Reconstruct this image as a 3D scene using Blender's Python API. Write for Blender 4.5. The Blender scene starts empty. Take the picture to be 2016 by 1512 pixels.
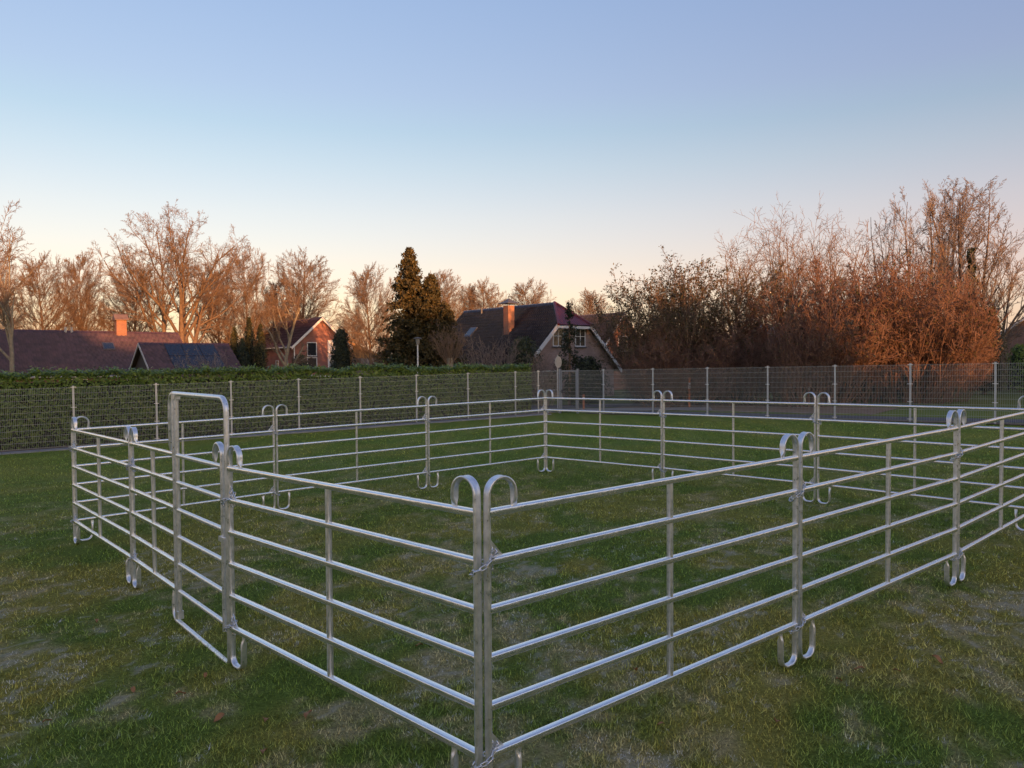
import bpy, math, random
import numpy as np
from mathutils import Matrix, Vector
pi = math.pi
sc = bpy.context.scene
COL = sc.collection

# ------------------------------------------------------------------ camera
CAM_H = 2.291; FPX = 1514.0
cam = bpy.data.cameras.new('camera'); cam_o = bpy.data.objects.new('camera', cam)
COL.objects.link(cam_o); sc.camera = cam_o
cam.lens = 27.04; cam.sensor_width = 36.0; cam.clip_start = 0.05; cam.clip_end = 6000
cam_o.matrix_world = (Matrix.Translation((0, 0, CAM_H)) @ Matrix.Rotation(pi/2 - .0272, 4, 'X')
                      @ Matrix.Rotation(-.0065, 4, 'Z'))
# ------------------------------------------------------------------ sky and sun
SUN_AZ = math.radians(150.0)          # clockwise from the viewing direction (+Y): behind, to the right
SUN_EL = math.radians(4.0)
world = bpy.data.worlds.new('World'); sc.world = world; world.use_nodes = True
wt = world.node_tree; wl = wt.links
sky = wt.nodes.new('ShaderNodeTexSky'); sky.sky_type = 'NISHITA'; sky.sun_disc = False
sky.sun_elevation = SUN_EL; sky.sun_rotation = SUN_AZ
sky.air_density = 1.0; sky.dust_density = 1.2; sky.ozone_density = 1.0
tc = wt.nodes.new('ShaderNodeTexCoord'); sp = wt.nodes.new('ShaderNodeSeparateXYZ')
ramp = wt.nodes.new('ShaderNodeValToRGB')
wl.new(tc.outputs['Generated'], sp.inputs[0]); wl.new(sp.outputs['Z'], ramp.inputs[0])
stops = [(0, (.47, .34, .31)), (.035, (.34, .20, .29)), (.101, (.29, .08, .21)), (.127, (.26, .07, .18)), (.184, (.215, .09, .18)),
         (.242, (.135, .09, .18)), (.284, (.08, .075, .18)), (.325, (.08, .06, .205)), (.42, (.07, .075, .24)), (1, (.065, .075, .23))]
el = ramp.color_ramp.elements
el[0].position, el[0].color = stops[0][0], (*stops[0][1], 1)
el[1].position, el[1].color = stops[-1][0], (*stops[-1][1], 1)
for p_, c_ in stops[1:-1]:
    e = el.new(p_); e.color = (*c_, 1)
sc1 = wt.nodes.new('ShaderNodeVectorMath'); sc1.operation = 'SCALE'; sc1.inputs['Scale'].default_value = 5.0
wl.new(ramp.outputs[0], sc1.inputs[0])
mixw = wt.nodes.new('ShaderNodeVectorMath'); mixw.operation = 'MULTIPLY_ADD'
mixw.inputs[1].default_value = (1.3, 1.3, 1.3)
wl.new(sky.outputs[0], mixw.inputs[0]); wl.new(sc1.outputs[0], mixw.inputs[2])
bg = wt.nodes['Background']; bg.inputs[1].default_value = .1
wl.new(mixw.outputs[0], bg.inputs[0])

sun = bpy.data.lights.new('sun', 'SUN'); sun_o = bpy.data.objects.new('sun', sun); COL.objects.link(sun_o)
sun.energy = 3.5; sun.angle = math.radians(.6); sun.color = (1.0, .43, .15)
sdir = Vector((math.sin(SUN_AZ)*math.cos(SUN_EL), math.cos(SUN_AZ)*math.cos(SUN_EL), math.sin(SUN_EL)))
sun_o.rotation_euler = sdir.to_track_quat('Z', 'Y').to_euler()
vs = sc.view_settings
vs.view_transform = 'Standard'; vs.look = 'None'; vs.exposure = 1.07; vs.gamma = 1.0; vs.use_curve_mapping = False

# ------------------------------------------------------------------ helpers
def gz(x, y=0):                        # the field rises two in a hundred to the right
    return .0196*np.clip(x, -38, 26) - .11

def wx(px, D): return (px - 1008)/FPX*D
def wz(px, py, D): return CAM_H + (715 - .0065*(px-1008) - py)/FPX*D

class MB:
    """collects vertices and faces of one mesh"""
    def __init__(s): s.v = []; s.f = []; s.n = 0
    def add(s, vs_, fs):
        o = s.n; s.v.extend([tuple(map(float, q)) for q in vs_]); s.n += len(vs_)
        s.f.extend([tuple(i+o for i in f) for f in fs]); return s
    def box(s, x0, x1, y0, y1, z0, z1):
        return s.add([(x0,y0,z0),(x1,y0,z0),(x1,y1,z0),(x0,y1,z0),(x0,y0,z1),(x1,y0,z1),(x1,y1,z1),(x0,y1,z1)],
                     [(0,3,2,1),(4,5,6,7),(0,1,5,4),(1,2,6,5),(2,3,7,6),(3,0,4,7)])
    def hexa(s, p):                    # eight corners: bottom ring then top ring
        return s.add(p, [(0,3,2,1),(4,5,6,7),(0,1,5,4),(1,2,6,5),(2,3,7,6),(3,0,4,7)])
    def sweep(s, path, prof, ax, caps=True):
        """path: list of points; prof(i) -> list of (a, b): a along the fixed axis ax, b across the path in its plane"""
        path = [Vector(q) for q in path]; ax = Vector(ax); rings = []
        for i, q in enumerate(path):
            t = (path[min(i+1, len(path)-1)] - path[max(i-1, 0)]).normalized()
            nb = t.cross(ax).normalized()
            rings.append([q + ax*a + nb*b for a, b in prof(i)])
        k = len(rings[0]); vs_ = [v for r in rings for v in r]; fs = []
        for i in range(len(rings)-1):
            for j in range(k):
                fs.append((i*k+j, i*k+(j+1) % k, (i+1)*k+(j+1) % k, (i+1)*k+j))
        if caps:
            n = len(vs_); vs_ += [Vector(v) for v in rings[0]]+[Vector(v) for v in rings[-1]]
            fs.append(tuple(n+j for j in range(k))[::-1]); fs.append(tuple(n+k+j for j in range(k)))
        return s.add(vs_, fs)
    def tube(s, path, r, k=8):         # free tube, parallel frame
        path = [Vector(q) for q in path]; rr = r if hasattr(r, '__len__') else [r]*len(path)
        t0 = (path[1]-path[0]).normalized(); up = Vector((0,0,1)) if abs(t0.z) < .9 else Vector((1,0,0))
        n = t0.cross(up).normalized(); vs_ = []; fs = []
        for i, q in enumerate(path):
            t = (path[min(i+1, len(path)-1)] - path[max(i-1, 0)]).normalized()
            n = (n - t*n.dot(t)).normalized(); b = t.cross(n)
            for j in range(k):
                a = 2*pi*j/k; vs_.append(q + (n*math.cos(a) + b*math.sin(a))*rr[i])
        for i in range(len(path)-1):
            for j in range(k): fs.append((i*k+j, i*k+(j+1) % k, (i+1)*k+(j+1) % k, (i+1)*k+j))
        n = len(vs_); vs_ += [Vector(v) for v in vs_[:k]]+[Vector(v) for v in vs_[-k:]]
        fs.append(tuple(n+j for j in range(k))[::-1]); fs.append(tuple(n+k+j for j in range(k)))
        return s.add(vs_, fs)
    def mesh(s, name, smooth=False):
        me = bpy.data.meshes.new(name); me.from_pydata(s.v, [], s.f); me.update()
        if smooth: me.shade_smooth()
        return me

def npmesh(name, V, F, smooth=False, col=None, fro=None):
    """big mesh from arrays; F is (n,3) or (n,4)"""
    V = np.ascontiguousarray(V, np.float32); F = np.ascontiguousarray(F, np.int32); k = F.shape[1]
    me = bpy.data.meshes.new(name)
    me.vertices.add(len(V)); me.vertices.foreach_set('co', V.ravel())
    me.loops.add(F.size); me.loops.foreach_set('vertex_index', F.ravel())
    me.polygons.add(len(F)); me.polygons.foreach_set('loop_start', np.arange(0, F.size, k, dtype=np.int32))
    if smooth: me.polygons.foreach_set('use_smooth', np.ones(len(F), bool))
    if col is not None:
        at = me.attributes.new('Col', 'FLOAT_COLOR', 'POINT')
        at.data.foreach_set('color', np.ascontiguousarray(np.c_[col, np.ones(len(col))], np.float32).ravel())
    if fro is not None:
        at = me.attributes.new('Fr', 'FLOAT', 'POINT'); at.data.foreach_set('value', np.ascontiguousarray(fro, np.float32))
    me.update(calc_edges=True); return me

def obj(name, me, mat=None, parent=None, loc=(0,0,0), rot=(0,0,0), kind=None, label=None):
    if isinstance(me, MB): me = me.mesh(name)
    if mat is not None and not me.materials: me.materials.append(mat)
    o = bpy.data.objects.new(name, me); COL.objects.link(o); o.location = loc; o.rotation_euler = rot
    if parent is not None: o.parent = parent
    if kind: o['kind'] = kind
    if label: o['label'] = label
    return o
def thing(name, label, cat, loc=(0,0,0), rot=(0,0,0), group=None):
    o = bpy.data.objects.new(name, None); COL.objects.link(o); o.location = loc; o.rotation_euler = rot
    o.empty_display_size = .2
    return tag(o, label, cat, group)
def tag(o, label, cat, group=None):
    o['label'] = label; o['category'] = cat
    if group: o['group'] = group
    return o

# ------------------------------------------------------------------ materials
def M(name, c1, c2=None, rough=.7, metal=0., scale=8., detail=4., bump=0., bscale=None, c3=None, spec=None, stretch=None, rough2=None):
    m = bpy.data.materials.new(name); m.use_nodes = True; nt = m.node_tree; L = nt.links
    b = nt.nodes['Principled BSDF']; b.inputs['Roughness'].default_value = rough; b.inputs['Metallic'].default_value = metal
    if spec is not None: b.inputs['Specular IOR Level'].default_value = spec
    c2 = c2 or tuple(x*.75 for x in c1)
    t = nt.nodes.new('ShaderNodeTexCoord'); vec = t.outputs['Object']
    if stretch:
        mp = nt.nodes.new('ShaderNodeMapping'); mp.inputs['Scale'].default_value = stretch
        L.new(vec, mp.inputs[0]); vec = mp.outputs[0]
    n = nt.nodes.new('ShaderNodeTexNoise'); n.inputs['Scale'].default_value = scale; n.inputs['Detail'].default_value = detail
    n.inputs['Roughness'].default_value = .65
    L.new(vec, n.inputs['Vector'])
    r = nt.nodes.new('ShaderNodeValToRGB'); e = r.color_ramp.elements
    e[0].position = .32; e[0].color = (*c1, 1); e[1].position = .68; e[1].color = (*c2, 1)
    if c3: q = e.new(.5); q.color = (*c3, 1)
    L.new(n.outputs['Fac'], r.inputs[0]); L.new(r.outputs[0], b.inputs['Base Color'])
    if rough2 is not None:
        mr = nt.nodes.new('ShaderNodeMapRange'); mr.inputs['From Min'].default_value = .35; mr.inputs['From Max'].default_value = .65
        mr.inputs['To Min'].default_value = rough; mr.inputs['To Max'].default_value = rough2
        L.new(n.outputs['Fac'], mr.inputs['Value']); L.new(mr.outputs[0], b.inputs['Roughness'])
    if bump:
        n2 = nt.nodes.new('ShaderNodeTexNoise'); n2.inputs['Scale'].default_value = bscale or scale*3; n2.inputs['Detail'].default_value = 5
        L.new(vec, n2.inputs['Vector'])
        bp = nt.nodes.new('ShaderNodeBump'); bp.inputs['Strength'].default_value = bump; bp.inputs['Distance'].default_value = .02
        L.new(n2.outputs['Fac'], bp.inputs['Height']); L.new(bp.outputs[0], b.inputs['Normal'])
    return m

def M_leaf(name, c1, c2, rough=.45, trans=.25, isl=True):
    """leaf material: each leaf of a joined mesh gets its own tone"""
    m = bpy.data.materials.new(name); m.use_nodes = True; nt = m.node_tree; L = nt.links
    b = nt.nodes['Principled BSDF']; b.inputs['Roughness'].default_value = rough
    g = nt.nodes.new('ShaderNodeNewGeometry'); r = nt.nodes.new('ShaderNodeValToRGB'); e = r.color_ramp.elements
    e[0].color = (*c1, 1); e[1].color = (*c2, 1)
    L.new(g.outputs['Random Per Island'], r.inputs[0]); L.new(r.outputs[0], b.inputs['Base Color'])
    if trans:
        tr = nt.nodes.new('ShaderNodeBsdfTranslucent'); mx = nt.nodes.new('ShaderNodeMixShader'); mx.inputs[0].default_value = trans
        L.new(r.outputs[0], tr.inputs[0]); L.new(b.outputs[0], mx.inputs[1]); L.new(tr.outputs[0], mx.inputs[2])
        L.new(mx.outputs[0], nt.nodes['Material Output'].inputs[0])
    return m

def M_col(name, rough=.8, bump=.5, bscale=60., fine=None):
    """material coloured by the 'Col' attribute times fine noise"""
    m = bpy.data.materials.new(name); m.use_nodes = True; nt = m.node_tree; L = nt.links
    b = nt.nodes['Principled BSDF']; b.inputs['Roughness'].default_value = rough; b.inputs['Specular IOR Level'].default_value = .04
    a = nt.nodes.new('ShaderNodeAttribute'); a.attribute_name = 'Col'
    out = a.outputs['Color']
    if fine:
        t = nt.nodes.new('ShaderNodeTexCoord')
        n = nt.nodes.new('ShaderNodeTexNoise'); n.inputs['Scale'].default_value = fine; n.inputs['Detail'].default_value = 8; n.inputs['Roughness'].default_value = .75
        L.new(t.outputs['Object'], n.inputs['Vector'])
        mr = nt.nodes.new('ShaderNodeMapRange'); mr.inputs['From Min'].default_value = .3; mr.inputs['From Max'].default_value = .7
        mr.inputs['To Min'].default_value = .35; mr.inputs['To Max'].default_value = 1.75; L.new(n.outputs['Fac'], mr.inputs['Value'])
        vm = nt.nodes.new('ShaderNodeVectorMath'); vm.operation = 'SCALE'; L.new(out, vm.inputs[0]); L.new(mr.outputs[0], vm.inputs['Scale']); out = vm.outputs[0]
        n2 = nt.nodes.new('ShaderNodeTexNoise'); n2.inputs['Scale'].default_value = bscale; n2.inputs['Detail'].default_value = 6
        L.new(t.outputs['Object'], n2.inputs['Vector'])
        bp = nt.nodes.new('ShaderNodeBump'); bp.inputs['Strength'].default_value = bump; bp.inputs['Distance'].default_value = .03
        L.new(n2.outputs['Fac'], bp.inputs['Height']); L.new(bp.outputs[0], b.inputs['Normal'])
        f_ = nt.nodes.new('ShaderNodeAttribute'); f_.attribute_name = 'Fr'
        n3 = nt.nodes.new('ShaderNodeTexNoise'); n3.inputs['Scale'].default_value = 48; n3.inputs['Detail'].default_value = 7; n3.inputs['Roughness'].default_value = .7
        L.new(t.outputs['Object'], n3.inputs['Vector'])
        ad = nt.nodes.new('ShaderNodeMath'); ad.operation = 'ADD'; L.new(f_.outputs['Fac'], ad.inputs[0]); L.new(n3.outputs['Fac'], ad.inputs[1])
        m3 = nt.nodes.new('ShaderNodeMapRange'); m3.interpolation_type = 'SMOOTHSTEP'; m3.inputs['From Min'].default_value = .86; m3.inputs['From Max'].default_value = 1.5
        m3.inputs['To Max'].default_value = .26; L.new(ad.outputs[0], m3.inputs['Value'])
        mx = nt.nodes.new('ShaderNodeMix'); mx.data_type = 'RGBA'; L.new(m3.outputs[0], mx.inputs['Factor']); L.new(out, mx.inputs['A']); mx.inputs['B'].default_value = (.45, .44, .41, 1)
        out = mx.outputs['Result']
    L.new(out, b.inputs['Base Color']); return m

def M_tile(name, c, rough, rough2):
    m = M(name, c, tuple(x*1.35 for x in c), rough=rough, rough2=rough2, scale=1.4, detail=7); nt = m.node_tree; L = nt.links; b = nt.nodes['Principled BSDF']
    src = b.inputs['Base Color'].links[0].from_socket; a = nt.nodes.new('ShaderNodeAttribute'); a.attribute_name = 'Col'
    v = nt.nodes.new('ShaderNodeVectorMath'); v.operation = 'MULTIPLY'; L.new(src, v.inputs[0]); L.new(a.outputs['Color'], v.inputs[1]); L.new(v.outputs[0], b.inputs['Base Color'])
    return m

def M_brick(name, c1, c2, mortar, ang):
    """brick bond laid along the wall direction ang (radians)"""
    m = bpy.data.materials.new(name); m.use_nodes = True; nt = m.node_tree; L = nt.links
    b = nt.nodes['Principled BSDF']; b.inputs['Roughness'].default_value = .85
    t = nt.nodes.new('ShaderNodeTexCoord'); g = nt.nodes.new('ShaderNodeSeparateXYZ'); L.new(t.outputs['Object'], g.inputs[0])
    def math_(op, a, bb):
        n = nt.nodes.new('ShaderNodeMath'); n.operation = op
        for i, q in enumerate((a, bb)):
            if isinstance(q, (int, float)): n.inputs[i].default_value = q
            else: L.new(q, n.inputs[i])
        return n.outputs[0]
    # run along the wall whichever way it faces
    s_ = math_('ADD', math_('MULTIPLY', g.outputs['X'], math.cos(ang)+.31*math.sin(ang)), math_('MULTIPLY', g.outputs['Y'], math.sin(ang)-.31*math.cos(ang)))
    cb = nt.nodes.new('ShaderNodeCombineXYZ'); L.new(s_, cb.inputs[0]); L.new(g.outputs['Z'], cb.inputs[1])
    k = nt.nodes.new('ShaderNodeTexBrick'); k.inputs['Scale'].default_value = 1.
    k.inputs['Brick Width'].default_value = .22; k.inputs['Row Height'].default_value = .0625; k.inputs['Mortar Size'].default_value = .008
    k.inputs['Color1'].default_value = (*c1, 1); k.inputs['Color2'].default_value = (*c2, 1); k.inputs['Mortar'].default_value = (*mortar, 1)
    L.new(cb.outputs[0], k.inputs['Vector'])
    n = nt.nodes.new('ShaderNodeTexNoise'); n.inputs['Scale'].default_value = 1.3; n.inputs['Detail'].default_value = 5; L.new(t.outputs['Object'], n.inputs['Vector'])
    mr = nt.nodes.new('ShaderNodeMapRange'); mr.inputs['To Min'].default_value = .6; mr.inputs['To Max'].default_value = 1.35; L.new(n.outputs['Fac'], mr.inputs['Value'])
    vm = nt.nodes.new('ShaderNodeVectorMath'); vm.operation = 'SCALE'; L.new(k.outputs['Color'], vm.inputs[0]); L.new(mr.outputs[0], vm.inputs['Scale'])
    L.new(vm.outputs[0], b.inputs['Base Color'])
    bp = nt.nodes.new('ShaderNodeBump'); bp.inputs['Strength'].default_value = .6; bp.inputs['Distance'].default_value = .01; bp.invert = True
    L.new(k.outputs['Fac'], bp.inputs['Height']); L.new(bp.outputs[0], b.inputs['Normal'])
    return m

GALV = M('galvanised_steel', (.66, .68, .69), (.90, .905, .91), rough=.27, rough2=.46, metal=.85, scale=26, detail=7, bump=.06, bscale=50, c3=(.80, .81, .82))
GALV_R = M('galvanised_rail', (.74, .76, .77), (.93, .935, .94), rough=.15, rough2=.28, metal=.90, scale=9, detail=8, bump=.05, bscale=40, stretch=(.8, 3, 3))
CHAIN = M('zinc_chain', (.6, .62, .64), (.75, .76, .78), rough=.25, metal=1., scale=40)
WIRE = M('fence_wire', (.37, .39, .36), (.47, .48, .45), rough=.5, metal=.2, scale=3)
FPOST = M('fence_post_steel', (.50, .52, .53), (.62, .64, .65), rough=.5, metal=.55, scale=5)
CLIP = M('fence_clip_metal', (.72, .74, .75), (.8, .8, .8), rough=.4, metal=.5)
GATEP = M('gate_steel', (.28, .30, .33), (.36, .38, .41), rough=.5, metal=.5, scale=4)
BARK = M('bark', (.13, .085, .055), (.24, .165, .11), rough=.9, scale=4, bump=.6, bscale=20, c3=(.18, .12, .08))
BARK_PALE = M('pale_bark', (.20, .17, .12), (.34, .29, .21), rough=.9, scale=5, bump=.5, bscale=20)
TWIG = M('twigs', (.17, .108, .068), (.26, .175, .112), rough=.85, scale=.6)
TWIG_GREY = M('grey_twigs', (.20, .155, .13), (.30, .245, .21), rough=.85, scale=.6)
TWIG_RED = M('red_brown_twigs', (.15, .085, .057), (.26, .155, .105), rough=.85, scale=.8, c3=(.20, .112, .075))
WHITE = M('white_paint', (.78, .78, .76), (.7, .7, .68), rough=.5, scale=3)
OFFWHITE = M('weathered_white', (.6, .58, .54), (.35, .33, .3), rough=.7, scale=6)
GLASS = M('window_glass', (.02, .025, .03), (.03, .035, .04), rough=.06, spec=.8)
DARKWOOD = M('dark_timber', (.035, .026, .022), (.06, .045, .035), rough=.8, scale=3, stretch=(6, 6, .5))
LEAD = M('lead_grey', (.10, .10, .105), (.15, .15, .155), rough=.55, metal=.3)
SOIL = M('bare_soil', (.14, .09, .065), (.24, .165, .12), rough=.95, scale=7, detail=8, bump=.8, bscale=40)
CONC = M('concrete_edging', (.22, .22, .225), (.33, .33, .33), rough=.9, scale=5, detail=8, bump=.3, bscale=60)
ASPH = M('asphalt', (.075, .075, .085), (.11, .108, .12), rough=.9, scale=12, detail=8, bump=.4, bscale=80)
GRAVEL = M('gravel', (.18, .165, .15), (.42, .40, .37), rough=.95, scale=22, detail=8, bump=.9, bscale=50)
TILE_DARK = M('dark_glazed_tile', (.022, .020, .030), (.040, .035, .048), rough=.18, rough2=.30, scale=2.5, detail=6)
TILE_RED = M('purple_red_glazed_tile', (.055, .028, .038), (.10, .050, .058), rough=.42, rough2=.6, scale=1.6, detail=7, c3=(.075, .036, .046))
TILE_BROWN = M('weathered_brown_tile', (.16, .10, .085), (.27, .18, .15), rough=.8, scale=2)
TILE_HIP = M('wine_red_tile', (.12, .022, .03), (.17, .035, .04), rough=.4, scale=2)
T_DARK = M_tile('dark_glazed_tiles', (.020, .021, .033), .16, .30); T_RED = M_tile('purple_glazed_tiles', (.062, .033, .044), .36, .55); T_BROWN = M_tile('weathered_tiles', (.17, .11, .09), .7, .85)
FROST_ROOF = M('frosty_grey_tile', (.30, .32, .36), (.40, .43, .48), rough=.8, scale=2)

# ------------------------------------------------------------------ numpy noise
def vnoise(x, y, seed):
    xi = np.floor(x).astype(np.int64); yi = np.floor(y).astype(np.int64); fx = x-xi; fy = y-yi
    fx = fx*fx*(3-2*fx); fy = fy*fy*(3-2*fy)
    def h(a, b):
        n = (a*374761393 + b*668265263 + seed*1442695041) & 0xffffffff
        n = ((n ^ (n >> 13))*1274126177) & 0xffffffff
        return ((n ^ (n >> 16)) & 0xffff)/65535.
    return (h(xi, yi)*(1-fx)+h(xi+1, yi)*fx)*(1-fy) + (h(xi, yi+1)*(1-fx)+h(xi+1, yi+1)*fx)*fy
def fbm(x, y, seed, oct=4):
    s = 0; a = .5; t = 0
    for i in range(oct):
        s = s + a*vnoise(x*2**i, y*2**i, seed+i*17); t += a; a *= .55
    return s/t
def sstep(a, b, x):
    t = np.clip((x-a)/(b-a), 0, 1); return t*t*(3-2*t)

# ------------------------------------------------------------------ ground
def turf(x, y):
    """colour of the turf, share of frost and share of thatch"""
    n1 = fbm(x*.35, y*.35, 3); n2 = fbm(x*1.3, y*1.0, 11); n3 = fbm(x*4.5, y*3.2, 23); n4 = fbm(x*.9+7, y*.6, 41)
    near = 1 - sstep(7., 24., np.hypot(x, y))
    g = np.stack([.100+.05*n3, .148+.05*n3, .025+.012*n3], -1)
    olive = np.stack([.225+.07*n3, .205+.05*n3, .044+.015*n3], -1)
    thatch = np.stack([.33+.08*n3, .27+.06*n3, .135+.04*n3], -1)
    k = (sstep(.38, .62, n2*.6+n1*.4)*(.40+.60*(1-sstep(8., 17., np.hypot(x, y)))))[..., None]
    c = g*(1-k) + olive*k
    kt = (sstep(.50, .68, n4*.40+n3*.35+fbm(x*11, y*8, 63, 3)*.25)*(.10+.62*near))[..., None]
    c = c*(1-kt) + thatch*kt
    fr = sstep(.50, .66, n2*.20 + n3*.30 + fbm(x*19, y*13, 5, 3)*.50 + fbm(x*.5+30, y*.4, 77)*.26 - .15)*near
    return c, fr, kt[..., 0]

def axis(dense0, dense1, step, lo, hi, grow=1.16):
    mid = list(np.arange(dense0, dense1, step)); s = step; a = mid[-1]
    while a < hi: s *= grow; a += s; mid.append(a)
    s = step; a = mid[0]; left = []
    while a > lo: s *= grow; a -= s; left.append(a)
    return np.array(left[::-1]+mid)
gx_ = axis(-7.5, 8.5, .07, -2500, 2500); gy_ = axis(3.2, 15, .07, -400, 4000)
GX, GY = np.meshgrid(gx_, gy_)
gc, gf, gt = turf(GX, GY)
dist = np.hypot(GX, GY)
GZ = gz(GX) + np.where(dist < 40, (fbm(GX*2.2, GY*2.2, 5)-.5)*.035 + (fbm(GX*9, GY*9, 8)-.5)*.012 - .004, -.03)
nx, ny = len(gx_), len(gy_)
idx = np.arange(nx*ny).reshape(ny, nx)
gF = np.stack([idx[:-1, :-1], idx[:-1, 1:], idx[1:, 1:], idx[1:, :-1]], -1).reshape(-1, 4)
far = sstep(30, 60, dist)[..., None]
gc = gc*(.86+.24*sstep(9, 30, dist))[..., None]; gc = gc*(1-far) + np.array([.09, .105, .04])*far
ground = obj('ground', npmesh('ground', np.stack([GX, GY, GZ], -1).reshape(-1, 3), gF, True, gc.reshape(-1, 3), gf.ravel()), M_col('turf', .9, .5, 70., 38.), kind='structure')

# grass blades of the mown turf
rng = np.random.default_rng(5)
def blades(n, d0, d1):
    u = rng.random(n); d = d0*(d1/d0)**u                      # even on the picture
    a = (rng.random(n)-.5)*2*.66
    x = d*np.sin(a*1.08); y = d*np.cos(a*1.08)
    c, fr, th = turf(x, y)
    keep = rng.random(n) > fr*.05
    x, y, c, fr, th, d = x[keep], y[keep], c[keep], fr[keep], th[keep], d[keep]; n = len(x)
    tuft = fbm(x*5, y*5, 91)
    h = (.012+.032*rng.random(n)**1.5)*(.55+1.0*tuft)*(1-.5*fr)*(1-.35*th)
    w = .0024+.00065*d
    ph = rng.random(n)*2*pi; le = (.2+rng.random(n)*1.6)*h
    z = gz(x)-.006
    dx, dy = np.cos(ph), np.sin(ph); qx, qy = -dy*w/2, dx*w/2
    v = np.empty((n, 3, 3))
    v[:, 0] = np.stack([x+qx, y+qy, z], -1); v[:, 1] = np.stack([x-qx, y-qy, z], -1)
    v[:, 2] = np.stack([x+dx*le, y+dy*le, z+h], -1)
    br = (.78+2.4*rng.random(n)**1.6)[:, None]
    cc = c*br*np.where(rng.random(n)[:, None] < .10, np.array([1.3, 1.2, 1.1]), 1.)
    fb = (fr*(rng.random(n) < .8)*rng.random(n)**.6)[:, None]; cc = cc*(1-fb*.9)+np.array([.74, .73, .70])*fb*.9
    cc = np.repeat(cc, 3, 0)
    return v.reshape(-1, 3), cc
bv, bc = blades(350000, 3.9, 30.)
obj('grass', npmesh('grass', bv, np.arange(len(bv)).reshape(-1, 3), False, bc), M_col('grass_blade', .6), kind='stuff',
    label='short winter grass of the sports field with frost')

# strips along the fences
LF0 = np.array([-14.5, 25.4]); LFD = np.array([math.sin(.98), math.cos(.98)]); LFN = np.array([LFD[1], -LFD[0]])   # toward the field
RF0 = np.array([15.75, 25.05]); RFD = np.array([math.sin(-.876), math.cos(-.876)]); RFN = np.array([RFD[1], -RFD[0]])  # away from the field
SP = 2.52
def strip(name, mat, P0, D, N, s0, s1, o0, o1, dz, n=40, zb=None, jag=0):
    vs_, fs = [], []; r = random.Random(name)
    for i in range(n+1):
        s = s0+(s1-s0)*i/n
        for o in (o0, o1):
            q = P0+D*s+N*(o+(r.random()-.5)*jag); vs_.append((q[0], q[1], gz(q[0])+dz))
    for i in range(n): fs.append((2*i, 2*i+1, 2*i+3, 2*i+2))
    m = MB().add(vs_, fs)
    return obj(name, m, mat, kind='structure')
strip('soil_strip', SOIL, LF0, LFD, LFN, -12, 19.6, -.9, .35, .018, 60, jag=.1)
cb_ = MB()                                                   # concrete edging slab between fence and lawn
for i in range(31):
    s0 = -12+i*1.0
    q = [LF0+LFD*s+LFN*o for s, o in ((s0, .36), (s0+.985, .36), (s0+.985, .95), (s0, .95))]
    zz = gz(q[0][0])
    cb_.hexa([(a[0], a[1], gz(a[0])-.1) for a in q]+[(a[0], a[1], gz(a[0])+.035) for a in q])
obj('kerb', cb_, CONC, kind='structure')
strip('soil_edge', SOIL, RF0, RFD, RFN, -8, 16, -.22, .25, .016, 60, jag=.22)
strip('path', ASPH, RF0, RFD, RFN, -10, 17, .7, 2.1, .012, 30, jag=.05)
strip('leaf_litter_verge', M('leaf_litter', (.16, .10, .06), (.30, .20, .12), rough=.95, scale=6, detail=8, bump=.8), RF0, RFD, RFN, 4.5, 17, 3.0, 9., .014, 30, jag=.8)
strip('gravel_bed', GRAVEL, np.array([1.0, 36.6]), np.array([.9, -.2]), np.array([.2, .98]), -2, 9, .3, 2.6, .03, 20, jag=.15)
strip('road', ASPH, np.array([1.0, 39.6]), np.array([.97, -.05]), np.array([.05, .99]), -14, 12, 0, 3., .022, 20)

# ------------------------------------------------------------------ corral
J = [(-.165, 4.036), (2.215, 5.954), (4.576, 7.895), (6.834, 9.996), (4.924, 12.416), (2.880, 14.689),
     (.729, 16.860), (-1.652, 14.943), (-4.018, 13.007), (-6.266, 10.936), (-4.280, 8.612), (-2.306, 6.218)]
RZ = [.31+.26*i for i in range(6)]                           # rail heights
def stad(a, b, n=14, e=2.6):                                 # flattened round profile, a by b half-sizes
    out = []
    for j in range(n):
        t = 2*pi*j/n; c, s_ = math.cos(t), math.sin(t)
        out.append((a*math.copysign(abs(c)**(2/e), c), b*math.copysign(abs(s_)**(2/e), s_)))
    return out
def hook_pts(cx, cz, r, a0, a1, n):
    return [(cx+r*math.cos(a0+(a1-a0)*i/n), 0, cz+r*math.sin(a0+(a1-a0)*i/n)) for i in range(n+1)]

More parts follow.
